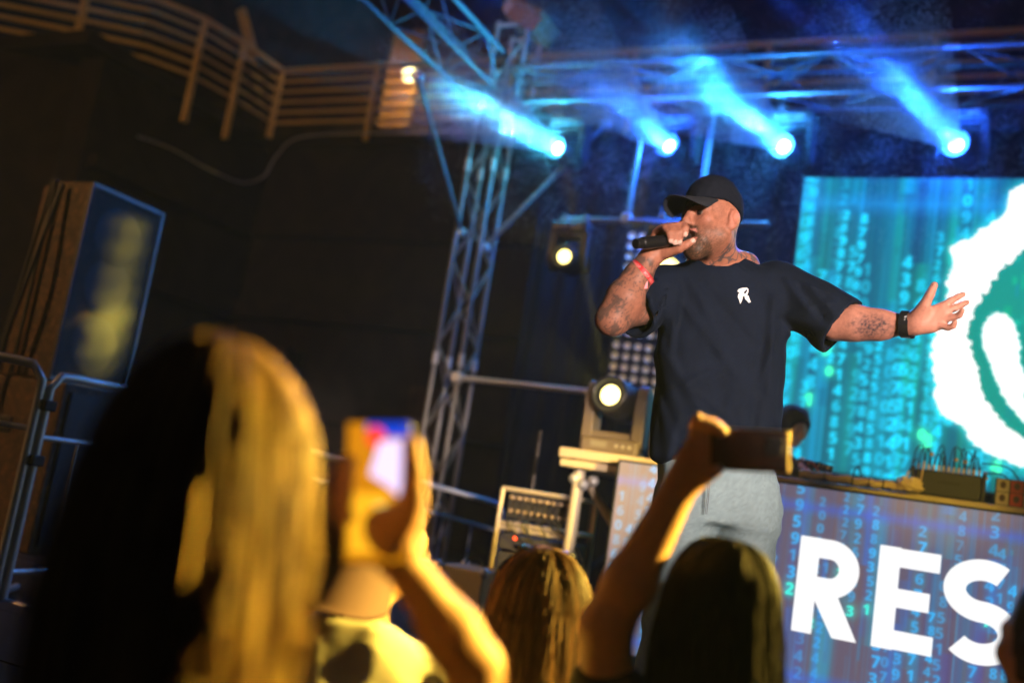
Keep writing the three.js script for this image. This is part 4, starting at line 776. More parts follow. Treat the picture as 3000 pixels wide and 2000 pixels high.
  const slL = [[0.767, 2.459, -2.953], [0.931, 2.351, -2.858]], slR = [[0.431, 2.393, -2.943], [0.331, 2.292, -2.847]];
  const sleeve = (s, ra, rb, cut) => { const o = cone(s[0], s[1], ra, rb), i = cone(V(s[0]).lerp(V(s[1]), 0.5).toArray(), V(s[1]).lerp(V(s[0]), -0.5).toArray(), rb - 0.02, rb - 0.013), d = V(s[1]).sub(V(s[0])).normalize(), e = V(s[1]); return { o, cutter: (x, y, z) => -i(x, y, z), plane: (x, y, z) => (x - e.x) * d.x + (y - e.y) * d.y + (z - e.z) * d.z - cut - 0.003 * noise3(x * 9, y * 9, z * 9) }; };
  const sL = sleeve(slL, 0.088, 0.094, 0.02), sR = sleeve(slR, 0.086, 0.09, 0.012);
  const hole = cone(H.to([0, -0.04, -0.03]), [0.583, 2.503, -2.947], 0.07, 0.074);
  // creases: [from, to, height, width]; cloth hangs from shoulders, armpits and the raised arm
  const creases = [
    [[0.489, 2.408, -2.829], [0.609, 2.224, -2.857], 0.007, 0.016], [[0.474, 2.342, -2.839], [0.658, 2.155, -2.867], 0.006, 0.014], [[0.53, 2.395, -2.831], [0.694, 2.25, -2.853], -0.005, 0.013],
    [[0.454, 2.39, -2.832], [0.465, 2.201, -2.86], 0.006, 0.011], [[0.424, 2.372, -2.835], [0.429, 2.208, -2.859], -0.006, 0.01], [[0.421, 2.232, -2.856], [0.559, 2.051, -2.883], 0.006, 0.016], [[0.425, 2.17, -2.865], [0.523, 1.957, -2.897], -0.005, 0.015],
    [[0.737, 2.383, -2.833], [0.766, 2.122, -2.872], 0.008, 0.013], [[0.714, 2.367, -2.836], [0.734, 2.04, -2.884], -0.005, 0.015], [[0.766, 2.324, -2.842], [0.731, 2.141, -2.869], 0.005, 0.012], [[0.619, 2.479, -2.819], [0.747, 2.398, -2.831], 0.005, 0.012],
    [[0.662, 2.131, -2.871], [0.633, 1.911, -2.904], 0.006, 0.018], [[0.734, 2.079, -2.879], [0.735, 1.914, -2.903], -0.005, 0.014], [[0.515, 2.006, -2.889], [0.504, 1.878, -2.909], 0.006, 0.014], [[0.553, 2.088, -2.877], [0.665, 2.03, -2.886], 0.004, 0.012], [[0.586, 1.966, -2.895], [0.7, 1.972, -2.895], -0.004, 0.01], [[0.478, 2.076, -2.879], [0.616, 2.174, -2.864], 0.005, 0.013],
    [[0.771, 2.452, -2.823], [0.83, 2.36, -2.837], 0.008, 0.012], [[0.806, 2.432, -2.826], [0.879, 2.336, -2.84], -0.007, 0.011], [[0.831, 2.436, -2.825], [0.902, 2.352, -2.838], 0.006, 0.01], [[0.793, 2.354, -2.837], [0.889, 2.394, -2.831], 0.005, 0.01], [[0.77, 2.338, -2.84], [0.865, 2.302, -2.845], -0.006, 0.012], [[0.796, 2.456, -2.822], [0.906, 2.41, -2.829], 0.004, 0.009],
    [[0.382, 2.359, -2.837], [0.36, 2.254, -2.852], 0.006, 0.01], [[0.418, 2.333, -2.841], [0.386, 2.252, -2.853], -0.006, 0.009],
  ].map(([a, b, h, w]) => { const dx = b[0] - a[0], dy = b[1] - a[1]; return [a[0], a[1], dx, dy, 1 / (dx * dx + dy * dy), h * 1.25, 1 / (w * w)]; });
  const folds = (x, y, z) => {
    let s = noise3(x * 3.1 + 4, y * 1.8, z * 3) * 0.007 + noise3(x * 11, y * 3.2, z * 9) * 0.0035 + noise3(x * 22 + y * 6, y * 10, z * 18) * 0.0014 + 0.004;
    if (z > -3.06) for (const [ax, ay, dx, dy, q, h, iw] of creases) { const px = x - ax, py = y - ay; let u = (px * dx + py * dy) * q; const end = u < 0 ? u : u > 1 ? u - 1 : 0; u = u < 0 ? 0 : u > 1 ? 1 : u; const ex = px - dx * u, ey = py - dy * u, d2 = (ex * ex + ey * ey) * iw; if (d2 < 6) s -= h * Math.exp(-d2) * (0.45 + 0.55 * Math.sin(Math.PI * (0.15 + 0.7 * u))); }
    return s;
  };
  const shirtF = (x, y, z) => { let d = torso(x, y - 0.15 * (x - 0.63), z); const fo = folds(x, y, z); for (const q of [sL, sR]) d = smin(d, Math.max(q.o(x, y, z), q.plane(x, y, z)), 0.05); d += fo; for (const q of [sL, sR]) d = Math.max(d, Math.min(q.cutter(x, y, z), 1)); return smax(d, -hole(x, y, z), 0.01); };
  const [sl, shh] = boundsOf([[0.46, 1.841, -3.046], [0.878, 1.907, -3.036], [0.97, 2.334, -2.861], [0.321, 2.255, -2.852], [0.572, 2.557, -2.949], [0.802, 2.52, -3.116], [0.443, 2.43, -3.099], [0.588, 2.215, -2.818]], 0.06);
  const shirt = t.add2('t_shirt', skinned(shirtF, sl, shh, 0.0056, (x, y, z) => { const k = 1 + 0.22 * fbm(x * 9, y * 9, z * 9, 2) + 0.1 * noise3(x * 140, y * 420, z * 140); return [0.0065 * k, 0.011 * k, 0.024 * k]; }), vmat(0.85, { specularIntensity: 0.15, sheen: 0.1, sheenRoughness: 0.6, sheenColor: new THREE.Color(0.2, 0.28, 0.5), side: THREE.DoubleSide }));
  const inv = (p) => [p[0] - base[0], p[1] - base[1], p[2] - base[2]];
  { // ribbed collar
    const pts = []; const c = [0.581, 2.5, -2.945], n = V(H.to([0, -0.04, -0.03])).sub(V(c)).normalize();
    const s = new THREE.Vector3(1, 0, 0).addScaledVector(n, -n.x).normalize(), f = s.clone().cross(n);
    for (let i = 0; i < 24; i++) { const a = (i / 24) * 2 * Math.PI; pts.push(V(c).addScaledVector(s, 0.079 * Math.cos(a)).addScaledVector(f, 0.076 * Math.sin(a)).addScaledVector(n, -0.012 + (Math.sin(a) < 0 ? 0.016 * Math.sin(a) : 0.0))); }
    t.add2('collar', new THREE.TubeGeometry(new THREE.CatmullRomCurve3(pts, true), 60, 0.0095, 8, true), std([0.013, 0.014, 0.02], 0.9), shirt);
  }
  { // white emblem on the chest, laid onto the cloth
    const raw = [[1533, 1292], [1553, 1266], [1600, 1250], [1650, 1247], [1668, 1263], [1665, 1302], [1647, 1336], [1661, 1347], [1678, 1398], [1688, 1421], [1660, 1429], [1640, 1404], [1621, 1386], [1617, 1356], [1596, 1351], [1591, 1386], [1576, 1421], [1560, 1444], [1549, 1400], [1533, 1366], [1541, 1330], [1561, 1311], [1541, 1303]];
    const k = 0.2 * 2.9 / 2290, shp = new THREE.Shape(); raw.forEach(([x, y], i) => { const q = [(x - 1610) * k, -(y - 1345) * k]; i ? shp.lineTo(...q) : shp.moveTo(...q); });
    const hol = new THREE.Path(); [[1612, 1302], [1648, 1268], [1652, 1290], [1625, 1322], [1614, 1318]].forEach(([x, y], i) => { const q = [(x - 1610) * k, -(y - 1345) * k]; i ? hol.lineTo(...q) : hol.moveTo(...q); }); shp.holes.push(hol);
    const g = new THREE.ShapeGeometry(shp, 4), p = g.attributes.position, c = [0.649, 2.386, -2.732], ca = Math.cos(9 * D2R), sa = Math.sin(9 * D2R);
    for (let i = 0; i < p.count; i++) { const u = p.getX(i), v = p.getY(i), x = c[0] + u * ca - v * sa * 1, y = c[1] + u * sa + v * ca; let z = c[2] + 0.1; for (let n = 0; n < 60; n++) { const d = shirtF(x, y, z); if (d < 0.0022) break; z -= Math.max(0.0006, d * 0.6); } p.setXYZ(i, x, y, z); }
    g.computeVertexNormals();
    t.add2('emblem', g, new THREE.MeshStandardMaterial({ color: lin(0.72, 0.74, 0.76), roughness: 0.8, side: THREE.DoubleSide }), shirt);
  }
  // --- jeans
  const hipW = loft([[[0.696, 1.719, -3.074][1], [0.706, 1.72, -3.074][0], [0.696, 1.719, -3.074][2], 0.183, 0.125], [[0.68, 1.816, -3.059][1], [0.691, 1.818, -3.059][0], [0.68, 1.816, -3.059][2], 0.182, 0.126], [[0.662, 1.933, -3.042][1], [0.668, 1.934, -3.042][0], [0.662, 1.933, -3.042][2], 0.175, 0.118]], 2.6);
  const aL = [0.6, 0.97, -3.16], aR = [0.86, 0.97, -3.1];
  const legs = uni([...chain([[[0.601, 1.737, -3.071], 0.1], [[0.622, 1.45, -3.094], 0.09], [[0.61, 1.4, -3.08], 0.088], [aL, 0.078]]), ...chain([[[0.79, 1.767, -3.067], 0.1], [[0.81, 1.48, -3.089], 0.092], [[0.84, 1.4, -3.05], 0.088], [aR, 0.078]])], 0.02);
  const jf = (x, y, z) => { const r = 1 - Math.abs(noise3(x * 9, y * 5 + x * 5, z * 8)), q = 1 - Math.abs(noise3(x * 6 + 5, y * 11 - x * 7, z * 6)); return smin(hipW(x, y, z), legs(x, y, z), 0.035) - r * r * r * 0.003 - q * q * q * q * 0.003 - noise3(x * 5, y * 7, z * 5) * 0.005 + 0.003; };
  const jb = boundsOf([[0.448, 1.885, -3.009], [0.891, 1.957, -3.099], aL, aR, [0.654, 1.725, -2.891], [0.731, 1.725, -3.235]], 0.13); jb[0][1] = 0.93;
  const jeans = t.add2('jeans', skinned(jf, ...jb, 0.0085, (x, y, z) => { const w = 0.5 + 0.6 * fbm(x * 3, y * 1.4, z * 3, 2), g = noise3(x * 160, y * 520, z * 160), k = 0.7 + 0.5 * w + 0.14 * g; return [0.21 * k, 0.3 * k, 0.33 * k]; }), vmat(0.9));
  for (const dx of [-1.5, 2]) t.add2('fly_seam', tube([[0.624, 1.861, -2.906], [0.631, 1.809, -2.912], [0.636, 1.746, -2.928]].map((p) => [p[0] + dx * 0.0013, p[1], p[2]]), 0.0013, 20, 5), std([0.14, 0.17, 0.19], 0.9), jeans);
  // --- shoes
  for (const [a, dx] of [[aL, -0.05], [aR, 0.04]]) {
    const f = uni([cone([a[0], 0.955, a[2] - 0.03], [a[0] + dx, 0.945, a[2] + 0.17], 0.045, 0.04), cone([a[0], 1.0, a[2]], [a[0], 0.96, a[2]], 0.045, 0.05)], 0.03);
    const sho = t.add2('shoe', skinned((x, y, z) => Math.max(f(x, y, z), 0.915 - y), ...boundsOf([a, [a[0] + dx, 0.94, a[2] + 0.17]], 0.1), 0.01, () => [0.6, 0.6, 0.58]), vmat(0.6));
    t.add2('sole', rbox(0.1, 0.02, 0.3, 0.01, a[0] + dx * 0.5, 0.915, a[2] + 0.075), std([0.7, 0.7, 0.68], 0.6), sho);
  }
  // --- cap
  const capMat = vmat(0.85, { specularIntensity: 0.2, sheen: 0.1, sheenRoughness: 0.6, sheenColor: new THREE.Color(0.2, 0.25, 0.4) });
  const capO = ell([0, 0.048, -0.014], [0.0865, 0.108, 0.107]), capF = (x, y, z) => { const p = H.in(x, y, z), line = 0.05 - 0.12 * Math.min(0, p[2]) * -1 * 1 + (p[2] < 0 ? 0.28 * p[2] : 0.02 * p[2]); const seam = Math.min(Math.abs(p[0]), Math.abs(Math.abs(p[0]) * 0.55 - Math.abs(p[2] + 0.014) * 0.8)); return smax(capO(p[0], p[1], p[2]), line - p[1], 0.006) * H.k + 0.0012 * Math.exp(-seam * seam * 90000) + 0.0012 * noise3(p[0] * 40, p[1] * 40, p[2] * 40); };
  const cap = t.add2('cap', skinned(capF, ...boundsOf([H.to([0, 0.16, 0]), H.to([0.1, 0, 0]), H.to([-0.1, 0, 0]), H.to([0, 0.03, 0.1]), H.to([0, 0, -0.12])], 0.02), 0.004, () => [0.008, 0.0105, 0.018]), capMat);
  { // curved peak with thickness
    const nu = 28, nv = 10, P0 = [], I = [];
    for (const side of [0, 1]) for (let j = 0; j <= nv; j++) for (let i = 0; i <= nu; i++) {
      const u = (i / nu) * 2 - 1, v = j / nv, th = u * 60 * D2R, xi = 0.083 * Math.sin(th), zi = -0.014 + 0.104 * Math.cos(th), xo = 0.081 * Math.sin(u * 78 * D2R), zo = 0.055 + 0.13 * Math.pow(Math.cos(u * 78 * D2R), 0.75);
      const x = xi + (xo - xi) * v, z = zi + (zo - zi) * v, y = 0.058 - 0.014 * v - 0.038 * (x / 0.083) ** 2 * (0.35 + 0.65 * v) - side * 0.0035;
      P0.push(...H.to([x, y, z]));
    }
    const row = nu + 1, n1 = row * (nv + 1);
    for (let j = 0; j < nv; j++) for (let i = 0; i < nu; i++) { const a = j * row + i; I.push(a, a + row, a + 1, a + 1, a + row, a + row + 1); const b = a + n1; I.push(b, b + 1, b + row, b + 1, b + row + 1, b + row); }
    for (let i = 0; i < nu; i++) { const a = nv * row + i; I.push(a, a + n1, a + 1, a + 1, a + n1, a + n1 + 1); }
    const g = new THREE.BufferGeometry(); g.setAttribute('position', new THREE.Float32BufferAttribute(P0, 3)); g.setIndex(I); g.computeVertexNormals();
    t.add2('peak', g, new THREE.MeshStandardMaterial({ color: lin(0.008, 0.0105, 0.018), roughness: 0.85, side: THREE.DoubleSide }), cap);
  }
  t.add2('button', new THREE.SphereGeometry(0.007, 10, 8).scale(1, 0.6, 1).translate(...H.to([0, 0.156, -0.014])), std([0.02, 0.02, 0.03], 0.8), cap);
  // --- festival wristband with lettering, watch
  const ring = (c, dir, r, h, name, mat, sq = 1) => { const g = new THREE.CylinderGeometry(r, r, h, 36, 1, true); const q = new THREE.Quaternion().setFromUnitVectors(new THREE.Vector3(0, 1, 0), V(dir).normalize()); g.scale(1, 1, sq).applyQuaternion(q).translate(...c); return t.add2(name, g, mat); };
  const cv = document.createElement('canvas'); cv.width = 512; cv.height = 32; const cx = cv.getContext('2d'); cx.fillStyle = 'rgb(190,18,30)'; cx.fillRect(0, 0, 512, 32); cx.fillStyle = 'rgb(235,150,150)'; cx.font = 'bold 24px sans-serif'; cx.textBaseline = 'middle'; for (let i = 0; i < 4; i++) cx.fillText('HIP HOP', 8 + i * 128, 17);
  const wc = [0.336, 2.391, -2.783], band = ring(wc, [fa.x, fa.y - 0.45, fa.z], 0.044, 0.017, 'wristband', new THREE.MeshStandardMaterial({ map: texOf(cv), roughness: 0.5, side: THREE.DoubleSide }));
  { const p = [0.345, 2.354, -2.752]; const tail = t.add2('band_tail', box(0.016, 0.03, 0.003).rotateZ(0.15).translate(p[0], p[1], p[2]), std([0.75, 0.2, 0.25], 0.5), band); const q = [0.339, 2.366, -2.75]; t.add2('slider', box(0.01, 0.012, 0.008).translate(q[0], q[1], q[2]), M.black, band); }
  const wd = V(wrL).sub(V(elL)).normalize(), wat = ring([1.086, 2.351, -2.73], wd.toArray(), 0.039, 0.026, 'watch', new THREE.MeshStandardMaterial({ color: lin(0.012, 0.012, 0.015), roughness: 0.4, side: THREE.DoubleSide }));
  { const p = [1.097, 2.325, -2.741]; t.add2('watch_face', new THREE.CylinderGeometry(0.019, 0.019, 0.01, 20).rotateX(0.5).translate(...p), M.blackGloss, wat); for (let i = 0; i < 3; i++) { const q = [[1.067, 2.364, -2.696], [1.068, 2.357, -2.697], [1.07, 2.35, -2.698]][i]; t.add2('strap_hole', box(0.009, 0.003, 0.002).rotateZ(0.5).translate(...q), std([0.12, 0.12, 0.13], 0.4), wat); } }
  // --- microphone, a thing of its own
  const mA = [0.294, 2.441, -2.668], mB = [0.439, 2.503, -2.765], mt = thing('microphone', 'black handheld microphone held to the mouth', 'microphone', V(mA).applyAxisAngle(new THREE.Vector3(0, 1, 0), TURN), TURN);
  const md = V(mB).sub(V(mA)), ml = md.length(); md.normalize();
  const lath = (pts, name, mat) => { const g = new THREE.LatheGeometry(pts.map(([r, y]) => new THREE.Vector2(r, y)), 26).applyQuaternion(new THREE.Quaternion().setFromUnitVectors(new THREE.Vector3(0, 1, 0), md)); return part(name, g, mat, mt); };
  lath([[0.0005, 0], [0.0135, 0], [0.0145, 0.002], [0.0145, 0.022], [0.016, 0.024], [0.0175, 0.026], [0.0175, 0.1], [0.019, 0.135], [0.0205, 0.15], [0.0185, 0.152]], 'handle', std([0.012, 0.012, 0.014], 0.3, 0.2));
  lath([[0.0149, 0.0235], [0.0152, 0.0245]], 'tail_joint', M.aluDull);
  lath([[0.021, 0.15], [0.0235, 0.154], [0.0235, 0.158], [0.021, 0.161]], 'ring', M.black);
  const gr = lath([[0.02, 0.155], [0.0245, 0.165], [0.0255, 0.18], [0.0225, 0.195], [0.013, 0.205], [0.0005, 0.208]], 'grille', std([0.03, 0.03, 0.032], 0.4, 0.5));
}

// ---------------------------------------------------------------- the crowd and the person behind the table
function strandGeo(list) { // list of { pts, r, col } -> merged three-sided strands
  const pos = [], col = [], idx = [], nor = [];
  const T = new THREE.Vector3(), A = new THREE.Vector3(), Bv = new THREE.Vector3();
  for (const { pts, r, c } of list) {
    const n = pts.length, b0 = pos.length / 3;
    for (let i = 0; i < n; i++) {
      T.copy(V(pts[Math.min(n - 1, i + 1)])).sub(V(pts[Math.max(0, i - 1)])).normalize(); A.set(T.z, 0.2, -T.x).cross(T).normalize(); Bv.copy(T).cross(A);
      const rad = r * (i === 0 ? 0.5 : i === n - 1 ? 0.15 : 1 - 0.4 * (i / n));
      for (let k = 0; k < 4; k++) { const a = (k / 4) * 2 * Math.PI, ca = Math.cos(a), sa = Math.sin(a); pos.push(pts[i][0] + (A.x * ca + Bv.x * sa) * rad, pts[i][1] + (A.y * ca + Bv.y * sa) * rad, pts[i][2] + (A.z * ca + Bv.z * sa) * rad); nor.push(A.x * ca + Bv.x * sa, A.y * ca + Bv.y * sa, A.z * ca + Bv.z * sa); col.push(...c); }
      if (i) for (let k = 0; k < 4; k++) { const a = b0 + (i - 1) * 4 + k, d = b0 + (i - 1) * 4 + ((k + 1) % 4); idx.push(a, d, a + 4, d, d + 4, a + 4); }
    }
  }
  const g = new THREE.BufferGeometry(); g.setAttribute('position', new THREE.Float32BufferAttribute(pos, 3)); g.setAttribute('normal', new THREE.Float32BufferAttribute(nor, 3)); g.setAttribute('color', new THREE.Float32BufferAttribute(col, 3)); g.setIndex(idx);
  return g;
}
function longHair(H, o) { // parted hair falling down the back and the sides
  const list = [], R = [0.083, 0.105, 0.104];
  for (let i = 0; i < o.n; i++) {
    const az = rr(-Math.PI + (o.faceGap ?? 0.9), Math.PI - (o.faceGap ?? 0.9)) + Math.PI, part = rr(-0.06, 0.075), lay = 1 + rr(0, 0.12) * (o.volume ?? 1), end = rr(1.35, 1.8), sgn = Math.cos(az);
    const pts = [], w1 = rr(-1, 1), w2 = rr(0, 6);
    const dirx = Math.sin(az), dirz = Math.cos(az);
    for (let k = 0; k <= 6; k++) { const p = (k / 6) * end, s = Math.sin(p), c = Math.cos(p); pts.push(H.to([R[0] * lay * s * dirx, 0.035 + R[1] * lay * c, -0.014 + R[2] * lay * s * dirz + part * (1 - s) * 0.9])); }
    const last = pts[pts.length - 1], prev = pts[pts.length - 3]; let d = V(last).sub(V(prev)).normalize(); const len = o.length * rr(0.82, 1.05), m = 8;
    let q = V(last);
    for (let k = 1; k <= m; k++) { d.lerp(new THREE.Vector3((o.sway ?? 0) + 0.05 * w1 + (o.spread ?? 0) * dirx * 0.3, -1, (o.swayZ ?? 0) + (o.spread ?? 0) * 0.1 * -dirz), 0.45).normalize(); q = q.clone().addScaledVector(d, len / m); q.x += (o.wave ?? 0.003) * Math.sin(k * 1.3 + w2); q.z += (o.wave ?? 0.003) * Math.cos(k * 1.1 + w2); pts.push(q.toArray()); }
    const v = rr(0.6, 1.4), tip = o.tip && rnd() < 0.4; list.push({ pts, r: o.r * rr(0.7, 1.2), c: (tip ? o.tip : o.color).map((x) => x * v) });
  }
  const core = (x, y, z) => { const p = H.in(x, y, z); return ell([0, 0.033, -0.018], [0.084, 0.103, 0.1])(p[0], p[1], p[2]); };
  return mergeGeometries([strandGeo(list), skinned((x, y, z) => Math.max(core(x, y, z), -(H.in(x, y, z)[2] - 0.075 + 0.3 * Math.max(0, -H.in(x, y, z)[1])) * -1), ...boundsOf([H.to([0.1, 0.15, 0.1]), H.to([-0.1, -0.1, -0.12])], 0.06), 0.01, () => o.color.map((x) => x * 0.7))].map((g) => { const q = g.index ? g.toNonIndexed() : g; return q; }));
}
const darkHairMat = vmat(0.55, { specularIntensity: 0.14 });
const hairMat = vmat(0.5, { specularIntensity: 0.45 });
function crowdPerson(label, o) {
  o.base = o.base ?? [o.head[0], o.head[2] + 0.035];
  const t = figure(label, [o.base[0], 0, o.base[1]], o.group);
  const H = headFrame(o.head, o.psi, o.tilt ?? 0, o.nod ?? 0, o.k ?? 0.95), hf = headField({ open: 0.002 }), skin = o.skin ?? [0.48, 0.26, 0.16];
  const sy = o.head[1] - (o.drop ?? 0.24), bx = o.base[0], bz = o.base[1], w = o.width ?? 0.19;
  const neck = cone(H.to([0, -0.06, -0.03]), [bx, sy + 0.02, bz], 0.05, 0.058);
  const armC = o.arms ?? [];
  const parts = [skinned((x, y, z) => { const p = H.in(x, y, z); return smin(hf(p[0], p[1], p[2]) * H.k, neck(x, y, z), 0.03); }, ...boundsOf([H.to([0.1, 0.14, 0.12]), H.to([-0.1, -0.13, -0.12]), [bx, sy - 0.03, bz]], 0.03), 0.006, (x, y, z) => { const k = 1 + 0.12 * fbm(x * 40, y * 40, z * 40); const p = H.in(x, y, z); const hairy = o.cropped && (p[2] < 0.03 + 0.2 * p[1] || p[1] > 0.07) && p[1] > -0.055; return hairy ? o.cropped.map((c) => c * (0.8 + 0.4 * rnd())) : skin.map((c) => c * k); })];
  for (const a of armC) parts.push(a.geo);
  t.add2('body', mergeGeometries(parts), skinMat);
  // shirt
  const tor = loft([[0.82, bx, bz, w * 0.92, 0.125], [1.05, bx, bz, w * 0.86, 0.115], [sy - 0.12, bx, bz, w, 0.12], [sy - 0.02, bx, bz, w * 0.8, 0.09], [sy + 0.05, bx, bz, 0.075, 0.068]], 2.4);
  const sl = (o.sleeves ?? [[[bx - w * 0.9, sy - 0.05, bz], [bx - w - 0.06, sy - 0.3, bz + 0.02], 0.07, 0.06], [[bx + w * 0.9, sy - 0.05, bz], [bx + w + 0.06, sy - 0.3, bz + 0.02], 0.07, 0.06]]).map((s) => cone(...s));
  const lower = (o.hang ?? [-1, 1]).map((k) => cone([bx + k * (w + 0.06), sy - 0.3, bz + 0.02], [bx + k * (w + 0.05), sy - 0.54, bz - 0.06], 0.042, 0.032));
  const shirtF = (x, y, z) => { let d = tor(x, y, z); for (const f of sl) d = smin(d, f(x, y, z), 0.04); const r = 1 - Math.abs(noise3(x * 7 + y * 4, y * 4 - x * 3, z * 6)); return d - r * r * r * 0.008 + noise3(x * 4, y * 3, z * 4) * 0.006; };
  const sb = boundsOf([[bx - w - 0.1, 0.8, bz - 0.15], [bx + w + 0.1, sy + 0.1, bz + 0.15], ...(o.sleeves ?? []).flatMap((s) => [s[0], s[1]])], 0.09);
  const sh = t.add2('shirt', skinned(shirtF, ...sb, 0.014, (x, y, z) => { const k = 1 + 0.2 * fbm(x * 12, y * 12, z * 12); return o.shirt.map((c) => c * k); }), vmat(0.85));
  for (const f of lower) t.add2('forearm', skinned(f, ...boundsOf([[bx - w - 0.1, sy - 0.6, bz - 0.12], [bx + w + 0.1, sy - 0.25, bz + 0.1]], 0.03), 0.012, () => skin), skinMat);
  // trousers down to the ground
  const leg = uni([loft([[0.78, bx, bz, w * 0.86, 0.12], [0.92, bx, bz, w * 0.9, 0.12]]), ...[-1, 1].flatMap((k) => chain([[[bx + k * 0.085, 0.8, bz], 0.09], [[bx + k * 0.095, 0.45, bz - 0.01], 0.066], [[bx + k * 0.1, 0.07, bz], 0.06]]))], 0.03);
  t.add2('trousers', skinned((x, y, z) => leg(x, y, z), ...boundsOf([[bx - 0.2, 0.02, bz - 0.12], [bx + 0.2, 0.93, bz + 0.12]], 0.04), 0.02, () => [0.03, 0.035, 0.05]), vmat(0.9));
  for (const k of [-1, 1]) t.add2('shoe', new THREE.SphereGeometry(1, 14, 10).scale(0.045, 0.05, 0.13).translate(bx + k * 0.1, 0.05, bz - 0.05), M.black);
  if (o.hair) t.add2('hair', longHair(H, o.hair), o.hair.color[0] < 0.03 ? darkHairMat : hairMat);
  return { t, H };
}
function raisedArm(shoulder, elbow, wrist, hand, r = 0.036, cell = 0.0055, skin = [0.5, 0.27, 0.16]) {
  const f0 = uni([...chain([[shoulder, r * 1.25], [elbow, r * 1.05]]), ...chain([[elbow, r * 1.0], [V(elbow).lerp(V(wrist), 0.3).toArray(), r * 1.06], [wrist, r * 0.68]])], 0.02), h = hand ? handField(hand) : null;
  const pts = [shoulder, elbow, wrist, ...(hand ? [...hand.fingers.flatMap((f) => f.map((q) => q[0])), ...hand.palm.flatMap((q) => [q[0], q[1]])] : [])];
  const nails = hand ? hand.fingers.map((f) => f[f.length - 1][0]) : [];
  return skinned((x, y, z) => (h ? smin(f0(x, y, z), h(x, y, z), 0.016) : f0(x, y, z)), ...boundsOf(pts, 0.065), cell, (x, y, z) => { const k = 1 + 0.12 * fbm(x * 50, y * 50, z * 50); for (const n of nails) if (hand.nails && Math.hypot(x - n[0], y - n[1] - hand.nails[1], z - n[2] - hand.nails[2]) < 0.0085) return [0.65, 0.42, 0.34]; return skin.map((c) => c * k); });
}
// 1. long-haired woman close on the left
crowdPerson('woman with long loose hair close to the camera at the left, seen from behind', { head: [-0.248, 1.652, -0.89], psi: 172 * D2R, k: 1.0, width: 0.18, shirt: [0.02, 0.016, 0.016], group: 'crowd in front of the stage', hair: { n: 1700, length: 0.5, r: 0.0019, color: [0.16, 0.085, 0.03], tip: [0.5, 0.32, 0.1], volume: 1.6, spread: 0.35, wave: 0.006, faceGap: 0.75 } });
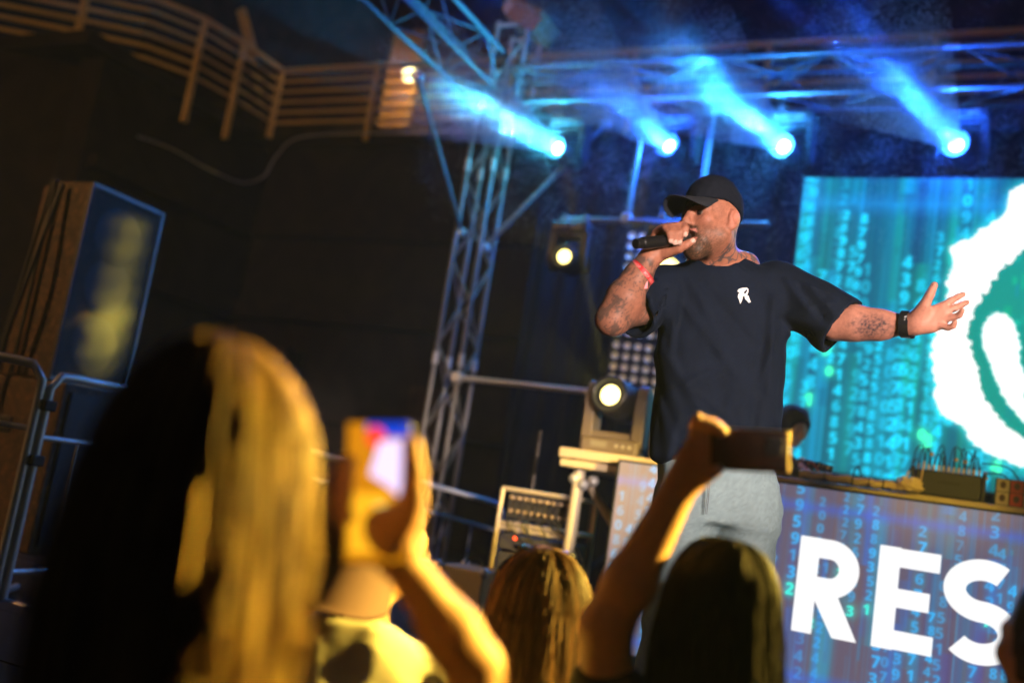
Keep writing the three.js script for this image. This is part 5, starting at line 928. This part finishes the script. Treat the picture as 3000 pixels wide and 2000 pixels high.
// 2. person filming upright with one raised hand
{
  const wr = [-0.089, 1.641, -1.084], el = [0.014, 1.526, -1.141], sho = [0.06, 1.16, -1.15];
  const hand = {
    palm: [[wr, [-0.104, 1.661, -1.076], 0.025, 0.025], [[-0.103, 1.656, -1.081], [-0.127, 1.669, -1.079], 0.02, 0.016], [[-0.101, 1.659, -1.081], [-0.132, 1.682, -1.083], 0.02, 0.015], [[-0.1, 1.661, -1.081], [-0.132, 1.698, -1.083], 0.02, 0.015], [[-0.097, 1.664, -1.078], [-0.13, 1.712, -1.081], 0.02, 0.015], [[-0.091, 1.659, -1.066], [-0.08, 1.679, -1.058], 0.021, 0.018]],
    fingers: [
      [[[-0.083, 1.671, -1.064], 0.018], [[-0.076, 1.695, -1.05], 0.0145], [[-0.079, 1.724, -1.043], 0.0125], [[-0.086, 1.752, -1.037], 0.0105]],
      [[[-0.129, 1.71, -1.081], 0.012], [[-0.15, 1.718, -1.077], 0.0115], [[-0.154, 1.721, -1.057], 0.0105], [[-0.147, 1.724, -1.041], 0.009]],
      [[[-0.132, 1.697, -1.083], 0.012], [[-0.15, 1.701, -1.08], 0.0115], [[-0.153, 1.703, -1.059], 0.0108], [[-0.146, 1.706, -1.044], 0.009]],
      [[[-0.132, 1.682, -1.084], 0.012], [[-0.149, 1.684, -1.079], 0.0112], [[-0.151, 1.685, -1.061], 0.0105], [[-0.144, 1.688, -1.046], 0.0088]],
      [[[-0.127, 1.668, -1.082], 0.011], [[-0.143, 1.666, -1.078], 0.0105], [[-0.146, 1.668, -1.061], 0.0096], [[-0.139, 1.67, -1.049], 0.008]],
    ],
  };
  crowdPerson('person holding a phone upright in one raised hand, arm lit yellow', { head: [-0.1, 1.29, -1.14], psi: 178 * D2R, k: 0.92, width: 0.16, shirt: [0.05, 0.03, 0.02], group: 'crowd in front of the stage', sleeves: [[[-0.23, 1.05, -1.12], [-0.28, 0.82, -1.12], 0.06, 0.055], [[-0.02, 1.08, -1.12], sho, 0.06, 0.055], [sho, V(sho).lerp(V(el), 0.3).toArray(), 0.055, 0.05]], hang: [-1], arms: [{ geo: raisedArm(sho, el, wr, hand, 0.029) }], hair: { n: 260, length: 0.25, r: 0.005, color: [0.05, 0.03, 0.02] } });
  const c = [-0.114, 1.699, -1.058], t = thing('smartphone', 'phone held upright, its screen showing the filmed stage', 'phone', V(c).applyAxisAngle(new THREE.Vector3(0, 1, 0), TURN), TURN, 'phones held up by the crowd');
  t.rotation.order = 'YXZ'; t.rotation.z = 0.155; t.rotation.x = 0.02;
  part('case', rbox(0.071, 0.15, 0.009, 0.006, 0, 0, -0.002), M.blackGloss, t);
  const cv = document.createElement('canvas'); cv.width = 128; cv.height = 256; const x = cv.getContext('2d');
  x.fillStyle = 'rgb(180,110,10)'; x.fillRect(0, 0, 128, 256); x.fillStyle = 'rgb(20,60,190)'; x.fillRect(40, 0, 88, 26); x.fillStyle = 'rgb(235,60,40)'; x.beginPath(); x.arc(58, 26, 20, 0, 7); x.fill();
  x.fillStyle = 'rgb(225,205,245)'; x.beginPath(); x.moveTo(66, 34); x.lineTo(118, 30); x.lineTo(122, 150); x.lineTo(88, 120); x.lineTo(46, 96); x.closePath(); x.fill(); x.fillStyle = 'rgb(235,165,30)'; x.fillRect(6, 130, 80, 110); x.fillStyle = 'rgb(250,215,120)'; x.fillRect(60, 150, 40, 80);
  part('screen', new THREE.PlaneGeometry(0.065, 0.143).translate(0, 0, 0.0035), std([0.02, 0.02, 0.02], 0.15, 0, { emissive: lin(1, 1, 1), emissiveMap: texOf(cv), emissiveIntensity: 1.5 }), t);
  part('side_button', box(0.002, 0.02, 0.003, 0.036, 0.03, -0.002), M.aluDull, t);
}
// 3. man in a backward cap
{
  const HC = [-0.196, 1.594, -1.889], { t, H } = crowdPerson('man in a backward pinkish cap and pale t-shirt below the raised phone', { head: HC, psi: 200 * D2R, tilt: 0.05, nod: -0.42, drop: 0.185, k: 1.12, width: 0.21, shirt: [0.6, 0.55, 0.44], cropped: [0.1, 0.06, 0.03], group: 'crowd in front of the stage' });
  const capO = ell([0, 0.04, -0.014], [0.087, 0.108, 0.107]), cm = vmat(0.85);
  const cap = t.add2('cap', skinned((x, y, z) => { const p = H.in(x, y, z); return smax(capO(p[0], p[1], p[2]), 0.022 + 0.06 * p[2] - p[1], 0.006) * H.k; }, ...boundsOf([H.to([0.11, 0.17, 0.12]), H.to([-0.11, -0.02, -0.14])], 0.04), 0.006, () => [0.2, 0.1, 0.09]), cm);
  const nu = 24, nv = 8, P0 = [], I = [];
  for (const side of [0, 1]) for (let j = 0; j <= nv; j++) for (let i = 0; i <= nu; i++) { const u = (i / nu) * 2 - 1, v = j / nv, th = u * 62 * D2R, xi = 0.084 * Math.sin(th), zi = 0.104 * Math.cos(th), xo = 0.086 * Math.sin(u * 80 * D2R), zo = 0.06 + 0.12 * Math.pow(Math.cos(u * 80 * D2R), 0.75); const X = xi + (xo - xi) * v, Z = -0.014 - (zi + (zo - zi) * v), Y = 0.022 - 0.05 * v - 0.03 * (X / 0.083) ** 2 - side * 0.005; P0.push(...H.to([X, Y, Z])); }
  const row = nu + 1, n1 = row * (nv + 1);
  for (let j = 0; j < nv; j++) for (let i = 0; i < nu; i++) { const a = j * row + i; I.push(a, a + 1, a + row, a + 1, a + row + 1, a + row); const b = a + n1; I.push(b, b + row, b + 1, b + 1, b + row, b + row + 1); }
  for (let i = 0; i < nu; i++) { const a = nv * row + i; I.push(a, a + n1, a + 1, a + 1, a + n1, a + n1 + 1); }
  const g = new THREE.BufferGeometry(); g.setAttribute('position', new THREE.Float32BufferAttribute(P0, 3)); g.setIndex(I); g.computeVertexNormals();
  t.add2('peak', g, new THREE.MeshStandardMaterial({ color: lin(0.13, 0.065, 0.07), roughness: 0.8, side: THREE.DoubleSide }), cap);  // peak coloured darker than the crown to imitate shade on it
}
// 4. brown-haired woman with sunglasses pushed up
{
  const HC = [0.137, 1.45, -2.063], { t, H } = crowdPerson('woman with straight brown hair and dark glasses pushed up on her head', { head: HC, psi: 175 * D2R, k: 1.08, width: 0.18, shirt: [0.03, 0.025, 0.025], group: 'crowd in front of the stage', hair: { n: 1500, length: 0.42, r: 0.0017, color: [0.05, 0.022, 0.011], tip: [0.12, 0.055, 0.02], volume: 1.7, spread: 0.55, wave: 0.003, faceGap: 0.8 } });
  const gl = t.add2('sunglasses', tube([H.to([-0.088, 0.04, -0.04]), H.to([-0.08, 0.105, 0.02]), H.to([-0.03, 0.145, 0.035]), H.to([0.03, 0.145, 0.035]), H.to([0.08, 0.105, 0.02]), H.to([0.088, 0.04, -0.04])], 0.006, 40, 8), M.blackGloss);
  for (const k of [-1, 1]) t.add2('lens', new THREE.SphereGeometry(1, 16, 10).scale(0.03, 0.008, 0.024).translate(...H.to([k * 0.034, 0.15, 0.03])), M.blackGloss, gl);
}
// 5. dark-haired woman reaching up with a phone held sideways
{
  const wr = [0.312, 1.779, -1.639], el = [0.224, 1.53, -1.666], sho = [0.265, 1.3, -1.71];
  const hand = {
    nails: [0, 0.003, 0.006],
    palm: [[wr, [0.322, 1.815, -1.634], 0.025, 0.026], [[0.318, 1.796, -1.639], [0.323, 1.851, -1.634], 0.021, 0.014], [[0.323, 1.801, -1.638], [0.335, 1.856, -1.633], 0.021, 0.0145], [[0.329, 1.801, -1.638], [0.347, 1.856, -1.63], 0.02, 0.0145], [[0.334, 1.801, -1.636], [0.356, 1.848, -1.627], 0.019, 0.0135], [[0.324, 1.793, -1.629], [0.344, 1.8, -1.616], 0.02, 0.015]],
    fingers: [
      [[[0.336, 1.797, -1.621], 0.015], [[0.349, 1.8, -1.606], 0.0115], [[0.359, 1.807, -1.597], 0.0092]],
      [[[0.323, 1.849, -1.634], 0.0118], [[0.317, 1.869, -1.618], 0.0108], [[0.313, 1.88, -1.599], 0.0098], [[0.312, 1.883, -1.583], 0.0085]],
      [[[0.335, 1.855, -1.633], 0.0122], [[0.33, 1.871, -1.617], 0.011], [[0.328, 1.878, -1.599], 0.01], [[0.329, 1.877, -1.584], 0.0088]],
      [[[0.347, 1.856, -1.63], 0.012], [[0.344, 1.87, -1.616], 0.0108], [[0.343, 1.876, -1.598], 0.01], [[0.343, 1.875, -1.585], 0.0088]],
      [[[0.356, 1.848, -1.627], 0.0112], [[0.355, 1.863, -1.612], 0.0098], [[0.354, 1.87, -1.595], 0.0088], [[0.355, 1.868, -1.584], 0.0078]],
    ],
  };
  crowdPerson('dark-haired woman reaching up with a phone held sideways, seen from behind', { head: [0.408, 1.544, -1.705], psi: 170 * D2R, k: 1.0, width: 0.17, shirt: [0.012, 0.011, 0.012], group: 'crowd in front of the stage', sleeves: [[[0.34, 1.22, -1.68], sho, 0.07, 0.065], [sho, V(sho).lerp(V(el), 0.55).toArray(), 0.065, 0.058], [[0.54, 1.2, -1.67], [0.62, 0.98, -1.66], 0.068, 0.06]], hang: [1], arms: [{ geo: raisedArm(sho, el, wr, hand, 0.039) }], hair: { n: 1500, length: 0.46, r: 0.0017, color: [0.007, 0.006, 0.006], volume: 1.3, spread: 0.4, wave: 0.003, faceGap: 0.8 } });
  const c = [0.404, 1.845, -1.599], t = thing('smartphone', 'phone held sideways with its brown back and camera towards us', 'phone', V(c).applyAxisAngle(new THREE.Vector3(0, 1, 0), TURN), TURN, 'phones held up by the crowd');
  t.rotation.order = 'YXZ'; t.rotation.z = 0.1; t.rotation.y = TURN - 0.12;
  part('body', rbox(0.125, 0.066, 0.0085, 0.0075), phys([0.06, 0.02, 0.008], 0.4, 0, { specularIntensity: 0.5 }), t);
  part('edge_band', rbox(0.127, 0.068, 0.005, 0.008), std([0.6, 0.42, 0.2], 0.3, 0.8), t);
  const b = part('camera_bump', rbox(0.03, 0.03, 0.004, 0.006, 0.038, 0.008, 0.006), std([0.03, 0.02, 0.015], 0.3), t);
  for (const [x, y] of [[0.032, 0.013], [0.045, 0.013], [0.038, 0.002]]) part('camera_lens', new THREE.CylinderGeometry(0.005, 0.005, 0.002, 14).rotateX(Math.PI / 2).translate(x, y, 0.0092), M.blackGloss, b);
}
// 6. head at the right edge, 7. at the left edge, 8. between hair and phone
crowdPerson('dark-haired person cut off by the right edge of the frame', { head: [0.924, 1.609, -1.584], psi: 165 * D2R, k: 0.98, width: 0.2, shirt: [0.015, 0.012, 0.012], cropped: [0.015, 0.012, 0.01], group: 'crowd in front of the stage' });
crowdPerson('person half hidden between the long hair and the raised phone', { head: [-0.341, 1.498, -2.359], psi: 150 * D2R, k: 0.95, width: 0.18, shirt: [0.2, 0.02, 0.015], skin: [0.5, 0.2, 0.12], cropped: [0.03, 0.02, 0.015], group: 'crowd in front of the stage' });
// the person behind the table: hood, hands on the deck
{
  const HC = [1.856, 2.391, -6.32], base = [HC[0] - 0.02, 0.905, HC[2] - 0.12], t = figure('hooded person behind the table working the deck', base);
  const H = headFrame(HC, -25 * D2R, 0.05, 0.3, 0.95), hf = headField({ open: 0.002 });
  const wr = [1.899, 2.18, -6.2], el = [HC[0] + 0.17, HC[1] - 0.42, HC[2] + 0.0];
  t.add2('body', mergeGeometries([skinned((x, y, z) => { const p = H.in(x, y, z); return hf(p[0], p[1], p[2]) * H.k; }, ...boundsOf([H.to([0.1, 0.14, 0.12]), H.to([-0.1, -0.13, -0.12])], 0.03), 0.008, () => [0.42, 0.24, 0.16]), skinned(uni([cone(el, wr, 0.04, 0.03), cone(wr, [wr[0] + 0.02, wr[1] - 0.03, wr[2] + 0.07], 0.032, 0.03), ...[0, 1, 2, 3].map((i) => cone([wr[0] - 0.02 + i * 0.018, wr[1] - 0.03, wr[2] + 0.07], [wr[0] - 0.02 + i * 0.02, wr[1] - 0.05, wr[2] + 0.13], 0.011, 0.009)), cone([wr[0] - 0.02, wr[1] - 0.02, wr[2] + 0.04], [wr[0] - 0.05, wr[1] - 0.03, wr[2] + 0.09], 0.013, 0.01)], 0.01), ...boundsOf([el, wr, [wr[0], wr[1], wr[2] + 0.14]], 0.06), 0.008, () => [0.5, 0.25, 0.16])]), skinMat);
  const sy = HC[1] - 0.24, ho = ell([0, 0.03, -0.03], [0.115, 0.135, 0.135]), op = ell([0, -0.02, 0.12], [0.075, 0.1, 0.09]);
  const tor = loft([[1.7, base[0], base[2], 0.2, 0.13], [sy - 0.1, base[0], base[2], 0.22, 0.13], [sy, base[0], base[2], 0.19, 0.11], [sy + 0.08, base[0], base[2], 0.09, 0.09]], 2.4), arm = uni([cone([base[0] + 0.18, sy - 0.06, base[2]], el, 0.075, 0.06), cone(el, V(el).lerp(V(wr), 0.85).toArray(), 0.058, 0.045), cone([base[0] - 0.18, sy - 0.06, base[2]], [base[0] - 0.24, sy - 0.33, base[2] + 0.1], 0.075, 0.055)], 0.03);
  t.add2('hoodie', skinned((x, y, z) => { const p = H.in(x, y, z); return smax(smin(smin(ho(p[0], p[1], p[2]), tor(x, y, z), 0.08), arm(x, y, z), 0.05), -op(p[0], p[1], p[2]), 0.02) + noise3(x * 9, y * 9, z * 9) * 0.006; }, ...boundsOf([[base[0] - 0.3, 1.7, base[2] - 0.18], [base[0] + 0.3, HC[1] + 0.2, base[2] + 0.32], el, wr], 0.08), 0.013, () => [0.015, 0.02, 0.02]), vmat(0.9));
  t.add2('trousers', skinned(uni([cone([base[0] - 0.09, 1.72, base[2]], [base[0] - 0.1, 0.96, base[2]], 0.1, 0.06), cone([base[0] + 0.09, 1.72, base[2]], [base[0] + 0.1, 0.96, base[2]], 0.1, 0.06)], 0.03), ...boundsOf([[base[0] - 0.2, 0.92, base[2] - 0.12], [base[0] + 0.2, 1.8, base[2] + 0.12]], 0.04), 0.02, () => [0.02, 0.02, 0.025]), vmat(0.9));
}

renderer.render(scene, camera);
